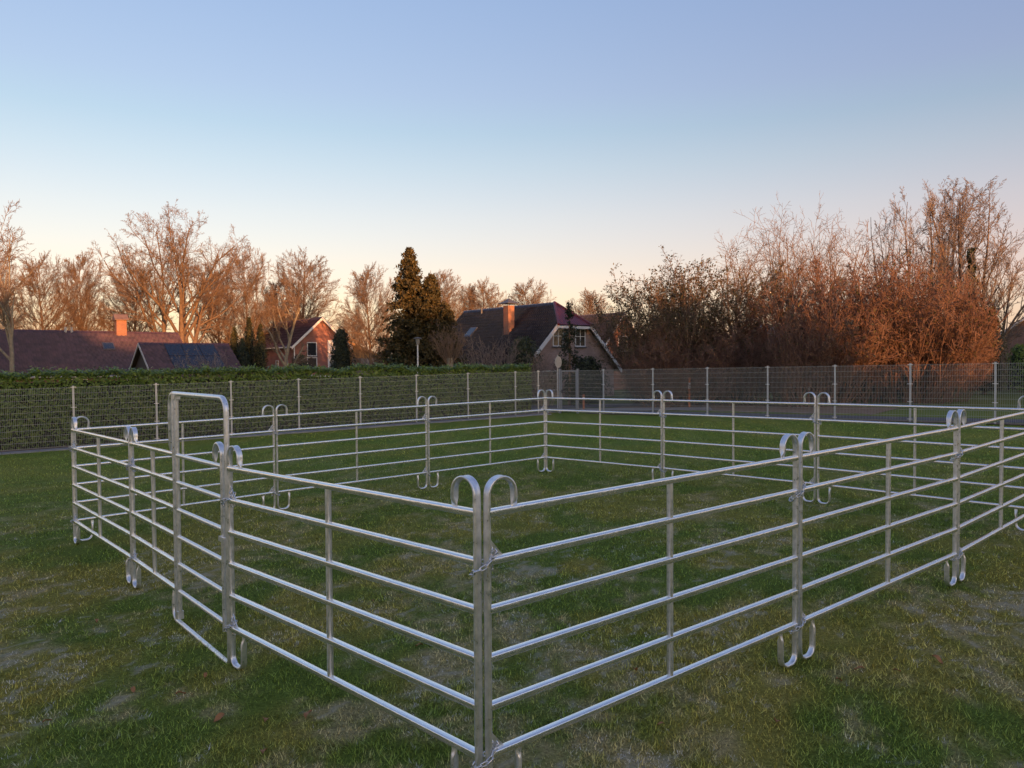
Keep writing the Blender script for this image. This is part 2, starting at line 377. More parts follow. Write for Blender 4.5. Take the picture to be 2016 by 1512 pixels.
def post_mesh():
    x0 = .0; r = .092; path = []; kind = []
    # crimped tail on the top rail, curl, straight, foot, crimped tail under the bottom rail
    tail = [(x0+2*r, 0, z) for z in (1.618, 1.638, 1.650, 1.668)]
    path += tail; kind += [1, 1, .55, 0]
    c = hook_pts(x0+r, 1.81-.014-r, r, 0, pi, 14); path += c; kind += [0]*len(c)
    st = [(x0, 0, z) for z in (1.5, 1.2, .9, .6, .35, .14)]; path += st; kind += [0]*len(st)
    f1 = hook_pts(x0+.078, .014+.078, .078, pi, 1.5*pi, 7); path += f1; kind += [0]*len(f1)
    f2 = hook_pts(x0+.125, .014+.078, .078, 1.5*pi, 2*pi, 7); path += f2; kind += [0]*len(f2)
    t2 = [(x0+.203, 0, z) for z in (.16, .225, .245, .262, .300)]; path += t2; kind += [0, 0, .5, 1, 1]
    A, B = .0245, .0145; N = 14
    def prof(i):
        k = kind[i]; a = A*(1-k)+.006*k; b = B*(1-k)+.022*k
        pr = stad(a, b, N, 2.7)
        q = path[i]                                          # bent stretches are pressed in on the inside
        cr = 0.
        if i < 4+15: cr = .9 if i >= 3 else .5*(1-k)
        elif q[2] < .2: cr = .9
        if cr:
            sgn = -1.
            pr = [(u, v - sgn*cr*.012*max(0, 1-(u/a)**2)*(1 if v*sgn > 0 else 0)) for u, v in pr]
        return pr
    m = MB().sweep(path, prof, (0, 1, 0)); return m.mesh('post', True)
POST = post_mesh()
def bar_mesh(name, L, a, b, e=4.2, k=20):                    # bar along +x, a across, b up
    m = MB().sweep([(0, 0, 0), (L*.33, 0, 0), (L*.66, 0, 0), (L, 0, 0)], lambda i: stad(a, b, k, e), (0, 1, 0))
    return m.mesh(name, True)
def vbar_mesh(name, L, a, b, e=2.8, k=12):
    m = MB().sweep([(0, 0, 0), (0, 0, L*.5), (0, 0, L)], lambda i: stad(a, b, k, e), (0, 1, 0)); return m.mesh(name, True)
SPACER = vbar_mesh('spacer', .226, .021, .0165)
def gusset_mesh():
    t = .003; m = MB()
    o = [(.013, .0), (.105, .0), (.105, .006), (.018, .105), (.013, .105)]
    n = len(o); vs_ = [(x, -t, z) for x, z in o]+[(x, t, z) for x, z in o]
    m.add(vs_, [tuple(range(n)), tuple(range(n, 2*n))[::-1]]+[(i, i+n, (i+1) % n+n, (i+1) % n) for i in range(n)])
    return m.mesh('gusset')
GUSSET = gusset_mesh()
_railc = {}
def rail_mesh(L, a=.0245, b=.0205):
    k = (round(L, 2), a, b)
    if k not in _railc: _railc[k] = bar_mesh('rail', round(L, 2), a, b)
    return _railc[k]

PG = 'galvanised panels of the corral'
PLAB = ['galvanised corral panel from the near corner to the first right-hand junction',
        'galvanised corral panel second from the near corner on the right side',
        'galvanised corral panel on the right side running out of the right picture edge',
        'galvanised corral panel of the back side running out at the right picture edge',
        'middle galvanised corral panel of the back side, before the thicket',
        'galvanised corral panel of the back side beside the farthest corner, before the mesh gate',
        'galvanised corral panel left of the farthest corner, along the hedge side',
        'middle galvanised corral panel of the hedge side, seen above the near left panel',
        'galvanised corral panel from the leftmost corner along the hedge, behind the gate hoop',
        'galvanised corral panel at the leftmost corner, left of the gate panel',
        None,
        'galvanised corral panel between the gate and the near corner']
def lerp(a, b, t): return a+(b-a)*t
def place_panel(i):
    (x0, y0), (x1, y1) = J[i], J[(i+1) % 12]
    z0, z1 = gz(x0), gz(x1); L = math.hypot(x1-x0, y1-y0); ang = math.atan2(y1-y0, x1-x0); sl = (z1-z0)/L
    if i == 10: return place_gate(i, x0, y0, z0, L, ang, sl)
    t = thing('corral_panel', PLAB[i], 'corral panel', (x0, y0, z0), (0, 0, ang), PG)
    r = random.Random(i)
    e0, e1 = (.036 if i == 0 else .027), L-(.036 if i == 11 else .027)
    obj('post', POST, GALV, t, (e0, 0, sl*e0)); obj('post', POST, GALV, t, (e1, 0, sl*e1), (0, 0, pi))
    for z in RZ:
        obj('rail', rail_mesh(e1-e0), GALV_R, t, (e0, 0, z+sl*e0), (0, -math.atan(sl), 0))
    for k in range(5):
        obj('spacer', SPACER, GALV, t, (L/2, 0, RZ[k]+.017+sl*L/2))
    for z in (RZ[0], RZ[4]):
        obj('gusset', GUSSET, GALV, t, (e0, 0, z+.013+sl*e0))
    return t
def tubepart(name, pts, r, t, mat=GALV, k=14):
    return obj(name, MB().tube(pts, r, k).mesh(name, True), mat, t)
def place_gate(i, x0, y0, z0, L, ang, sl):
    # local x runs from the left junction to the right one; the hoop gate is the right half
    t = thing('gate_panel', 'galvanised gate panel with a tall hoop over a narrow gate leaf', 'corral gate', (x0, y0, z0), (0, 0, ang), PG)
    Z = lambda x, z: z+sl*x
    xs, xh, xl, xr = L-1.46, L-1.375, L-.125, L-.026        # fixed post, hinge tube, leaf end post, hoop leg
    e0 = .0215
    obj('post', POST, GALV, t, (e0, 0, Z(e0, 0)))
    for z in RZ: obj('rail', rail_mesh(xs-e0), GALV_R, t, (e0, 0, Z(e0, z)), (0, -math.atan(sl), 0))
    for k in range(5): obj('spacer', SPACER, GALV, t, (L-2.225, 0, Z(L-2.225, RZ[k]+.017)))
    for z in (RZ[0], RZ[4]): obj('gusset', GUSSET, GALV, t, (e0, 0, Z(e0, z+.013)))
    obj('fixed_post', vbar_mesh('fixed_post', 2.19, .023, .0155), GALV, t, (xs, 0, Z(xs, .025)))
    # hoop: short left leg, arch, long right leg down to the ground, ground bar, upturned tail
    xt = xs-.115; zt = 2.215; rb = .115; zg = .027
    P = [(xt, 0, Z(xt, 1.635)), (xt, 0, Z(xt, 1.70)), (xt, 0, zt-rb)]
    P += hook_pts(xt+rb, zt-rb, rb, pi, pi/2, 7)[1:]
    P += hook_pts(xr-rb, zt-rb, rb, pi/2, 0, 7)
    P += [(xr, 0, 1.2), (xr, 0, .12)]
    P += [(xr-.006, 0, .06), (xr-.022, 0, zg+.008), (xr-.05, 0, zg)]
    P += [((xs+xr)/2, 0, zg), (xs+.02, 0, zg)]
    P += hook_pts(xs+.02, zg+.12, .12, 1.5*pi, pi, 7)[1:]
    P += [(xs-.10, 0, .24), (xs-.10, 0, .31)]
    rad = [.010, .0225]+[.0225]*(len(P)-4)+[.02, .011]
    tubepart('hoop', P, rad, t)
    obj('top_bracket', MB().box(-.05, .035, -.026, .026, -.025, .02), GALV, t, (xh, 0, Z(xh, 2.165)))
    obj('foot_bracket', MB().box(-.02, .02, -.028, .028, 0, .075), GALV, t, (xh, 0, Z(xh, .045)))
    # the leaf
    leaf = obj('leaf', MB().tube([(xh, 0, Z(xh, .11)), (xh, 0, Z(xh, 1.0)), (xh, 0, Z(xh, 2.13))], [.022, .022, .019], 14).mesh('leaf', True), GALV, t,
               label='narrow gate leaf of six round tubes')
    for z in RZ:
        obj('round_rail', MB().tube([(xh, 0, Z(xh, z)), (xl, 0, Z(xl, z))], .0205, 14).mesh('round_rail', True), GALV, leaf)
    r = .092
    cp = [(xl-2*r, 0, z) for z in (1.618, 1.638, 1.650, 1.668)]; kk = [1, 1, .55, 0]
    c = hook_pts(xl-r, 1.81-.014-r, r, pi, 0, 14); cp += c; kk += [0]*len(c)
    c = [(xl, 0, z) for z in (1.5, 1.0, .5, .245)]; cp += c; kk += [0]*len(c)
    cp = [(x, y, Z(xl, z)) for x, y, z in cp]
    obj('end_post', MB().sweep(cp, lambda q: stad(.0245*(1-kk[q])+.006*kk[q], .0145*(1-kk[q])+.022*kk[q]), (0, 1, 0)).mesh('end_post', True), GALV, leaf)
    obj('latch', MB().box(-.03, .09, -.012, .012, -.02, .02), GALV, t, (xl+.01, -.03, Z(xl, 1.02)))
    return t
for i in range(12): place_panel(i)

# chains that tie the panels together
def link_mesh():
    m = MB(); P = []
    for j in range(12):
        a = 2*pi*j/12; x = .0105*math.cos(a); z = .0105*math.sin(a); z += .0120 if math.sin(a) >= 0 else -.0120
        P.append(Vector((x, 0, z)))
    k = 5; vs_, fs = [], []
    for j in range(12):
        t = (P[(j+1) % 12]-P[j-1]).normalized(); n = t.cross(Vector((0, 1, 0)))
        for q in range(k):
            a = 2*pi*q/k; vs_.append(P[j]+(n*math.cos(a)+Vector((0, 1, 0))*math.sin(a))*.0042)
    for j in range(12):
        for q in range(k): fs.append((j*k+q, j*k+(q+1) % k, ((j+1) % 12)*k+(q+1) % k, ((j+1) % 12)*k+q))
    return m.add(vs_, fs)
LINKM = link_mesh(); LINK = LINKM.mesh('link', True)
JN = ['the near corner', 'the first junction right of the near corner', 'the second junction right of the near corner', 'the right corner',
      'the second junction of the back side', 'the first junction of the back side', 'the farthest corner', 'the hedge-side junction next to the farthest corner',
      'the hedge-side junction next to the leftmost corner', 'the leftmost corner', 'the junction left of the gate', 'the junction right of the gate']
def chain(j, z, where):
    x0, y0 = J[j]; nx_, ny_ = J[(j+1) % 12]; ang = math.atan2(ny_-y0, nx_-x0)
    zb = gz(x0); r = random.Random(j*7+int(z*10))
    # two strands wound loosely round both posts, then links hanging on the plate
    pts = []; S = 26
    tilt = .035+r.random()*.02; ph = r.random()*6
    for q in range(S+1):
        a = 2*pi*q/S
        pts.append(Vector((.060*math.cos(a), .046*math.sin(a), z-.02+tilt*math.cos(a+.6)+.006*math.sin(3*a+ph)-.015*(q/S))))
    hang = [Vector((.045+.010*r.uniform(-1, 1)+.004*q, -.006 if q % 2 else .004, z+.085-.024*q)) for q in range(7)]
    hang2 = [Vector((.075+.006*q, .008*(-1)**q, z+.045-.022*abs(q-2))) for q in range(4)]
    mats = []
    def along(pp):
        ds = [0]
        for a, b in zip(pp, pp[1:]): ds.append(ds[-1]+(b-a).length)
        n = max(2, int(ds[-1]/.033)); k = 0
        for q in range(n):
            s_ = ds[-1]*(q+.5)/n
            while k < len(ds)-2 and ds[k+1] < s_: k += 1
            f = (s_-ds[k])/max(1e-6, ds[k+1]-ds[k]); p = pp[k].lerp(pp[k+1], f); d = (pp[k+1]-pp[k]).normalized()
            rot = d.to_track_quat('Z', 'Y').to_matrix().to_4x4() @ Matrix.Rotation((q % 2)*pi/2+r.uniform(-.3, .3), 4, 'Z')
            mats.append(Matrix.Translation(p) @ rot)
    along(pts); along(hang); along(hang2)
    near = j in (0, 1, 11)
    lab = 'short galvanised chain at %s, %s' % (JN[j], where)
    if near:
        t = thing('chain', lab, 'chain', (x0, y0, zb), (0, 0, ang), 'chains tying the panels')
        for mt in mats:
            o = obj('link', LINK, CHAIN, t); o.matrix_local = mt
    else:
        m = MB()
        for mt in mats: m.add([mt @ Vector(v) for v in LINKM.v], LINKM.f)
        o = obj('chain', m.mesh('chain', True), CHAIN, None, (x0, y0, zb), (0, 0, ang)); tag(o, lab, 'chain', 'chains tying the panels')
for j in range(12):
    if j == 3: continue
    chain(j, RZ[4]+.012, 'on the upper plate'); chain(j, RZ[0]+.012, 'on the lower plate')

# ------------------------------------------------------------------ mesh fences
FH = 2.0
def mesh_panel(L, H=FH, r=.0037):
    V, F = [], []
    m = MB()
    n = int(round(L/.05))
    for i in range(n+1):
        x = .01+(L-.02)*i/n; m.box(x-r*.8, x+r*.8, -r*.8, r*.8, .03, H)
    for k in range(11):
        z = .05+(H-.08)*k/10
        for y in (-.0085, .0085): m.box(0, L, y-r, y+r, z-r, z+r)
    return m.mesh('mesh_panel')
MP = mesh_panel(SP)
FPM = MB().box(-.03, .03, -.022, .022, -.3, FH+.02).box(-.032, .032, -.024, .024, FH+.02, FH+.032).mesh('post')
CLIPM = MB().box(-.085, .085, -.036, -.024, -.012, .012).box(-.012, .012, -.042, .03, -.02, .02).mesh('clip')
def fence(name, label, P0, D, ks, cat='mesh fence', extra=None):
    p = P0+D*SP*ks[0]; t = thing(name, label, cat, (p[0], p[1], gz(p[0])))
    ang = math.atan2(D[1], D[0])
    for k in ks:
        q = P0+D*SP*k; z = gz(q[0]); rel = (q[0]-p[0], q[1]-p[1], z-gz(p[0]))
        po = obj('post', FPM, FPOST, t, rel, (0, 0, ang))
        for zc in (.10, .70, 1.32, 1.985): obj('clip', CLIPM, CLIP, po, (0, 0, zc), (0, 0, 0 if D[0] > 0 else pi))
        if k != ks[-1]:
            q2 = P0+D*SP*(k+1); sl = (gz(q2[0])-z)/SP
            obj('mesh_panel', MP, WIRE, t, rel, (0, -math.atan(sl), ang), kind='stuff')
    return t
lf = fence('mesh_fence', 'long grey wire mesh fence in front of the laurel hedge', LF0, LFD, list(range(-2, 8)))
rf = fence('mesh_fence', 'long grey wire mesh fence in front of the thicket on the right', RF0, RFD, list(range(-2, 7)))
# short returns beside the pedestrian gate
def short_panel(parent, a, b):
    a = np.array(a); b = np.array(b); L = float(np.hypot(*(b-a))); base = parent.location
    obj('mesh_panel', mesh_panel(L), WIRE, parent, (a[0]-base.x, a[1]-base.y, gz(a[0])-base.z), (0, 0, math.atan2(b[1]-a[1], b[0]-a[0])), kind='stuff')
l_end = LF0+LFD*SP*7; r_end = RF0+RFD*SP*6
cpost = np.array([1.22, 36.0]); g0 = np.array([2.25, 36.05]); g1 = np.array([3.05, 35.65])
short_panel(lf, l_end, cpost); short_panel(lf, cpost, g0); short_panel(rf, g1, r_end)
po = obj('post', FPM, FPOST, lf, (cpost[0]-lf.location.x, cpost[1]-lf.location.y, gz(cpost[0])-lf.location.z), (0, 0, .5))
for zc in (.10, .70, 1.32, 1.985): obj('clip', CLIPM, CLIP, po, (0, 0, zc))
gt_ = thing('mesh_gate', 'narrow wire mesh gate between two square steel posts', 'gate', (g0[0], g0[1], gz(g0[0])), (0, 0, math.atan2(g1[1]-g0[1], g1[0]-g0[0])))
GL = float(np.hypot(*(g1-g0)))
for x in (0, GL): obj('gate_post', MB().box(-.045, .045, -.045, .045, -.2, FH+.06).box(-.05, .05, -.05, .05, FH+.06, FH+.075), GATEP, gt_, (x, 0, 0))
fr_ = MB()
for x in (.085, GL-.085): fr_.box(x-.025, x+.025, -.02, .02, .08, FH)
fr_.box(.1101, GL-.1101, -.019, .019, .08, .14).box(.1101, GL-.1101, -.019, .019, FH-.05, FH-.001)
leaf_ = obj('leaf_frame', fr_, GATEP, gt_)
obj('mesh_infill', mesh_panel(GL-.2, FH-.1), WIRE, leaf_, (.1, 0, .06), kind='stuff')
obj('lock', MB().box(-.03, .03, -.03, .03, -.08, .08).box(-.10, -.02, -.055, -.04, -.01, .01), LEAD, leaf_, (.10, 0, 1.02))

# ------------------------------------------------------------------ branching plants
def norm(v): return v/np.maximum(1e-9, np.linalg.norm(v, axis=-1, keepdims=True))
def grow(rg, st, dr, ln, r0, nseg, jit, trop, r1f=.35, tv=(0, 0, 1)):
    N = len(st); P = np.empty((N, nseg+1, 3)); R = np.empty((N, nseg+1)); P[:, 0] = st; d = norm(dr)
    for i in range(nseg):
        d = norm(d + rg.normal(0, jit, (N, 3)) + np.array(tv)*trop)
        P[:, i+1] = P[:, i]+d*(ln/nseg)[:, None]
    t = np.linspace(0, 1, nseg+1)[None]; R[:] = r0[:, None]*(1-t*(1-r1f))
    return P, R
def spawn(rg, P, R, ln, k, t0, t1, ang, asd, ratio, rr, prof=None, rmin=.006, lr=(.7, 1.25), env=None, fill=None):
    N, n1, _ = P.shape; n = n1-1
    t = t0+(t1-t0)*((np.arange(k)[None]+rg.random((N, k)))/k); t = np.clip(t, 0, .999)
    f = t*n; i = f.astype(int); f = f-i; a = np.arange(N)[:, None]
    s = P[a, i]*(1-f)[..., None]+P[a, i+1]*f[..., None]; d = norm(P[a, i+1]-P[a, i])
    rad = R[a, i]*(1-f)+R[a, i+1]*f
    q = rg.normal(size=(N, k, 3)); q = norm(q-d*(q*d).sum(-1, keepdims=True))
    th = np.clip(rg.normal(ang, asd, (N, k)), .05, 2.2)[..., None]
    cd = d*np.cos(th)+q*np.sin(th)
    pl = prof(t) if prof else 1-.45*t
    cl = ln[:, None]*ratio*pl*rg.uniform(lr[0], lr[1], (N, k))
    if env:
        ed = env_dist(s, cd, env); cl = ed*fill*rg.uniform(lr[0], lr[1], (N, k)) if fill else np.minimum(cl, ed+.12*ln[:, None]*ratio*rg.random((N, k))+.05)
    cr = np.maximum(rmin, np.minimum(rad*rr, .02*cl+rad*.35))
    return s.reshape(-1, 3), cd.reshape(-1, 3), cl.ravel(), cr.ravel()
def tubes(P, R, k):
    N, n1, _ = P.shape; d = np.empty_like(P); d[:, 1:-1] = P[:, 2:]-P[:, :-2]; d[:, 0] = P[:, 1]-P[:, 0]; d[:, -1] = P[:, -1]-P[:, -2]; d = norm(d)
    ref = np.where(np.abs(d[:, :1, 2:3]) > .8, np.array([1., 0, 0]), np.array([0, 0, 1.])); u = norm(np.cross(d, np.broadcast_to(ref, d.shape))); w = np.cross(d, u)
    a = 2*pi*np.arange(k)/k
    V = P[:, :, None]+(u[:, :, None]*np.cos(a)[:, None]+w[:, :, None]*np.sin(a)[:, None])*R[:, :, None, None]
    b = np.arange(N)[:, None, None]*(n1*k)+np.arange(n1-1)[None, :, None]*k; j = np.arange(k)[None, None]; j2 = (j+1) % k
    F = np.stack([b+j, b+j2, b+k+j2, b+k+j], -1).reshape(-1, 4)
    return V.reshape(-1, 3), F
def join(parts):
    V, F, o = [], [], 0
    for v, f in parts: V.append(v); F.append(f+o); o += len(v)
    return np.concatenate(V), np.concatenate(F)
def env_dist(s, d, env):
    cz, a, b, _ = env; q = s-np.array([0, 0, cz]); w = np.array([1/a, 1/a, 1/b]); q = q*w; e = d*w
    A = (e*e).sum(-1); B = (q*e).sum(-1); C = (q*q).sum(-1)-1; return np.maximum(.03, (-B+np.sqrt(np.maximum(B*B-A*C, 0)))/A)
def soft_clip(P, env):
    cz, a, b, k = env; q = P-np.array([0, 0, cz]); bz = np.where(q[..., 2] > 0, b, b*1.25)
    rho = np.sqrt((q[..., 0]/a)**2+(q[..., 1]/a)**2+(q[..., 2]/bz)**2); f = np.where(rho > 1, (1+(rho-1)*k)/np.maximum(rho, 1e-6), 1.)
    return np.array([0, 0, cz])+q*f[..., None]
def bare_tree(seed, stems, levels, base_r, rmin=.012, env=None):
    """stems: (starts, dirs, lens); levels: list of dicts. Returns trunk mesh arrays, crown mesh arrays, end points"""
    rg = np.random.default_rng(seed); st, dr, ln = [np.array(q, float) for q in stems]; r0 = np.full(len(st), base_r)*ln/ln.max()
    trunk, crown = [], []; L0 = levels[0]
    P, R = grow(rg, st, dr, ln, r0, L0['n'], L0['jit'], L0['trop'], L0.get('end', .2)); trunk.append(tubes(P, R, 8)); tips = P[:, -1]
    for li, L in enumerate(levels[1:]):
        st, dr, ln, r0 = spawn(rg, P, R, ln, L['k'], L['t0'], L.get('t1', 1.), L['ang'], L.get('asd', .2), L['ratio'], L.get('rr', .6), L.get('prof'), rmin, L.get('lr', (.7, 1.25)), env, L.get('fill'))
        P, R = grow(rg, st, dr, ln, r0, L['n'], L['jit'], L['trop'], L.get('end', .35))
        R = np.maximum(R, rmin*.6)
        if env and env[3]: P = soft_clip(P, env)
        (trunk if li == 0 else crown).append(tubes(P, R, 5 if li == 0 else 3)); tips = P.reshape(-1, 3)
    return join(trunk), join(crown), tips
def leaves_at(rg, C, size, aspect=.45, N=None, flat=0.):
    """diamond leaves at points C; returns V, F (triangles)"""
    n = len(C); a = norm(rg.normal(size=(n, 3))+np.array([0, 0, flat])) if N is None else norm(N+rg.normal(0, .55, (n, 3)))
    u = norm(np.cross(a, rg.normal(size=(n, 3)))); w = np.cross(a, u); s = (size*rg.uniform(.6, 1.35, n))[:, None]
    V = np.stack([C-u*s, C+w*s*aspect+a*s*.12, C+u*s, C-w*s*aspect+a*s*.12], 1).reshape(-1, 3)
    b = np.arange(n)[:, None]*4; F = np.concatenate([b+[0, 1, 2], b+[0, 2, 3]], 1).reshape(-1, 3)
    return V, F
def tree_obj(name, label, cat, meshes, x, y, s=1., rz=0., sx=1., group=None, mats=(BARK, TWIG), dz=0.):
    t = thing(name, label, cat, (x, y, float(gz(x))+dz-.1), (0, 0, rz), group); t.scale = (s*sx, s*sx, s)
    obj('trunk', meshes[0], mats[0], t); obj('crown', meshes[1], mats[1], t)
    return t

# avenue tree (rounded crown of many rising branches)
def lime(seed, H=12., tw=.008, wid=1.):
    lv = [dict(n=9, jit=.025, trop=.05, end=.08),
          dict(k=40, t0=.13, t1=.98, ang=.82*wid, asd=.12, ratio=.5, n=7, jit=.03, trop=.03, rr=.42, fill=.86, lr=(.85, 1.06)),
          dict(k=15, t0=.06, t1=.97, ang=.62, asd=.2, ratio=.50, n=4, jit=.05, trop=.03, rr=.5, lr=(.7, 1.25)),
          dict(k=9, t0=.10, ang=.48, asd=.18, ratio=.44, n=2, jit=.06, trop=.02),
          dict(k=4, t0=.15, ang=.45, asd=.2, ratio=.6, n=1, jit=.06, trop=.02)]
    t, c, tips = bare_tree(seed, ([(0, 0, 0)], [(0, 0, 1)], [H*.9]), lv, .19, tw, env=(H*.55, 3.75*wid, H*.46, 0))
    return npmesh('lime_trunk', *t, smooth=True), npmesh('lime_crown', *c), tips
LIME = [lime(11), lime(12, wid=.86)]; LIME.append(LIME[0])
# old oak with crooked limbs
def oak():
    S = [(-.45, 0, 0), (.15, .1, 0), (.50, -.2, 0)]
    D = [(-.22, .05, 1), (.0, 0, 1), (.15, -.05, 1)]
    lv = [dict(n=10, jit=.06, trop=.03, end=.10),
          dict(k=9, t0=.42, t1=1., ang=.80, asd=.25, ratio=.60, n=8, jit=.09, trop=.03, rr=.6, fill=.92, lr=(.8, 1.05)),
          dict(k=8, t0=.25, ang=.62, asd=.22, ratio=.46, n=6, jit=.13, trop=.03, rr=.55),
          dict(k=8, t0=.18, ang=.65, asd=.25, ratio=.46, n=4, jit=.16, trop=.02),
          dict(k=6, t0=.15, ang=.65, asd=.3, ratio=.50, n=2, jit=.18, trop=.02),
          dict(k=2, t0=.2, ang=.65, asd=.3, ratio=.7, n=1, jit=.2, trop=.02)]
    t, c, tips = bare_tree(21, (S, D, [8.3, 9.6, 8.4]), lv, .50, .0095, env=(10.4, 6.9, 5.7, 0))
    return npmesh('oak_trunk', *t, smooth=True), npmesh('oak_crown', *c), tips
OAK = oak()
# loose garden tree
def garden(seed, H=8., k1=14, spread=.75):
    lv = [dict(n=8, jit=.08, trop=.05, end=.2),
          dict(k=k1, t0=.30, t1=1., ang=spread, asd=.22, ratio=.52, n=6, jit=.12, trop=.06, rr=.6),
          dict(k=8, t0=.2, ang=.7, asd=.25, ratio=.45, n=5, jit=.14, trop=.03),
          dict(k=6, t0=.15, ang=.7, asd=.25, ratio=.45, n=3, jit=.15, trop=.02),
          dict(k=3, t0=.2, ang=.6, asd=.25, ratio=.6, n=2, jit=.15, trop=.0)]
    t, c, tips = bare_tree(seed, ([(0, 0, 0)], [(.03, 0, 1)], [H]), lv, .17, .011)
    return npmesh('garden_trunk', *t, smooth=True), npmesh('garden_crown', *c), tips
GARD = [garden(31, 9., 16, .6), garden(33, 4.6, 12, .9)]
# tall slender tree, several rising stems
def poplar(seed, n=5, H=13., sp=.2, lean=0.):
    rg = np.random.default_rng(seed)
    S = [(rg.normal(0, .35), rg.normal(0, .35), 0) for _ in range(n)]; D = [(rg.normal(lean, sp), rg.normal(0, sp), 1) for _ in range(n)]
    lv = [dict(n=10, jit=.05, trop=.06, end=.12),
          dict(k=15, t0=.25, t1=.98, ang=.52, asd=.15, ratio=.34, n=6, jit=.07, trop=.06, rr=.45, fill=.8, lr=(.7, 1.05)),
          dict(k=8, t0=.15, ang=.5, asd=.2, ratio=.42, n=4, jit=.10, trop=.04, rr=.5),
          dict(k=6, t0=.15, ang=.5, asd=.2, ratio=.46, n=2, jit=.13, trop=.03),
          dict(k=3, t0=.2, ang=.5, asd=.2, ratio=.6, n=1, jit=.14, trop=.02)]
    t, c, tips = bare_tree(seed, (S, D, H*rg.uniform(.78, .93, n)), lv, .13, .009, env=(H*.60, 3.0 if n > 3 else 2.5, H*.43, 0))
    return npmesh('tall_trunk', *t, smooth=True), npmesh('tall_crown', *c), tips
POP = [poplar(41, 5), poplar(42, 3, 12.5, .13), poplar(43, 3, 9., .3, .25)]
# many-stemmed shrub
def shrub(seed, n, H, sp, k=(12, 8, 4), jit=.1, tw=.009, base=.5, r0=.055, trop=.04, rat=.42, env=None):
    rg = np.random.default_rng(seed)
    a = rg.random(n)*2*pi; q = np.sqrt(rg.random(n)); S = np.stack([q*base*np.cos(a), q*base*np.sin(a), 0*q], -1)
    D = np.stack([q*sp*np.cos(a), q*sp*np.sin(a), np.ones(n)], -1)+rg.normal(0, .06, (n, 3))
    lv = [dict(n=8, jit=jit*.6, trop=trop, end=.25),
          dict(k=k[0], t0=.18, t1=1., ang=.6, asd=.2, ratio=rat, n=5, jit=jit, trop=.04, rr=.6, prof=lambda t: 1.15-.5*t),
          dict(k=k[1], t0=.12, ang=.65, asd=.25, ratio=.45, n=3, jit=jit*1.2, trop=.02),
          dict(k=k[2], t0=.15, ang=.65, asd=.25, ratio=.55, n=2, jit=jit*1.2, trop=.02)]
    t, c, tips = bare_tree(seed, (S, D, H*rg.uniform(.72, 1., n)/np.maximum(.9, np.linalg.norm(D, axis=1))*1.05), lv, r0, tw, env)
    return t, c, tips

GA = 'bare trees behind the houses'
L_ = [  # px, top, distance, mesh, width, label
 (-25, 470, 74, 0, 1.0, 'bare tree cut by the left picture edge behind the bungalow'),
 (92, 492, 74, 2, .95, 'orange-lit bare tree beside the garden tree at the far left'),
 (165, 488, 78, 1, .85, 'dark slim bare tree left of the bungalow chimney'),
 (262, 505, 82, 0, 1.1, 'bare tree right behind the bungalow chimney'),
 (432, 520, 84, 1, 1.0, 'bare tree half hidden behind the right side of the old oak'),
 (492, 478, 78, 2, .80, 'tall bare tree above the columnar conifers'),
 (545, 540, 92, 1, 1.0, 'lower bare tree left of the brick gable house, behind the small garden tree'),
 (595, 487, 84, 0, 1.12, 'broad bare tree above the roof of the brick gable house'),
 (732, 515, 66, 2, 1.0, 'round-crowned bare tree left of the tall conifer'),
 (872, 526, 100, 1, 1.15, 'bare tree showing just right of the tall conifer'),
 (922, 552, 118, 1, .8, 'left of the two far bare trees beyond the dark roof'),
 (955, 545, 116, 0, 1.1, 'right of the two far bare trees beyond the dark roof'),
 (1045, 545, 122, 2, 1.15, 'fan-shaped far bare tree right of the metal-capped chimney'),
 (1160, 566, 130, 0, 1.25, 'far bare tree right of the dark roof ridge'),
 (690, 610, 120, 1, 1.3, 'low far bare tree behind the round clipped conifer')]
for q, (px, top, D, k, w, lab) in enumerate(L_):
    x = wx(px, D); h = wz(px, top, D)-gz(x)+.1
    tree_obj('bare_tree', lab, 'tree', LIME[k], x, D, h/12.2, q*1.7, w*.93, GA)
x = wx(352, 68); tree_obj('oak_tree', 'big old bare oak with forked trunk and crooked limbs behind the bungalow', 'tree', OAK, x, 68, (wz(352, 405, 68)-gz(x))/16.3, .35, 1.0)
x = wx(27, 45); tree_obj('garden_tree', 'pale-stemmed bare garden tree in front of the bungalow', 'tree', GARD[0], x, 45, (wz(28, 455, 45)-gz(x))/9.6, .4, .85, mats=(BARK_PALE, TWIG))
x = wx(555, 43); tree_obj('garden_tree', 'small bare garden tree with drooping twigs before the brick gable house', 'tree', GARD[1], x, 43, (wz(555, 560, 43)-gz(x))/5.3, 1.0, .72, mats=(BARK_PALE, TWIG))
GT = 'tall bare trees of the thicket'
for (px, top, D, k, rz, sx, lab) in [
 (1795, 338, 52, 0, 0, .95, 'tall bare tree of several stems above the red-brown bushes'),
 (1862, 322, 55, 1, 1.2, 1.1, 'tall narrow bare tree left of the ivy-clad trunk'),
 (1912, 318, 50, 1, 2.9, 1.25, 'tallest bare tree with an ivy-clad trunk'),
 (1955, 455, 48, 2, 0, 1.0, 'bare tree leaning right at the right picture edge')]:
    x = wx(px, D); tree_obj('tall_tree', lab, 'tree', POP[k], x, D, (wz(px, top, D)-gz(x))/[13.6, 13., 9.2][k], rz, sx, GT, mats=(BARK, TWIG_GREY))

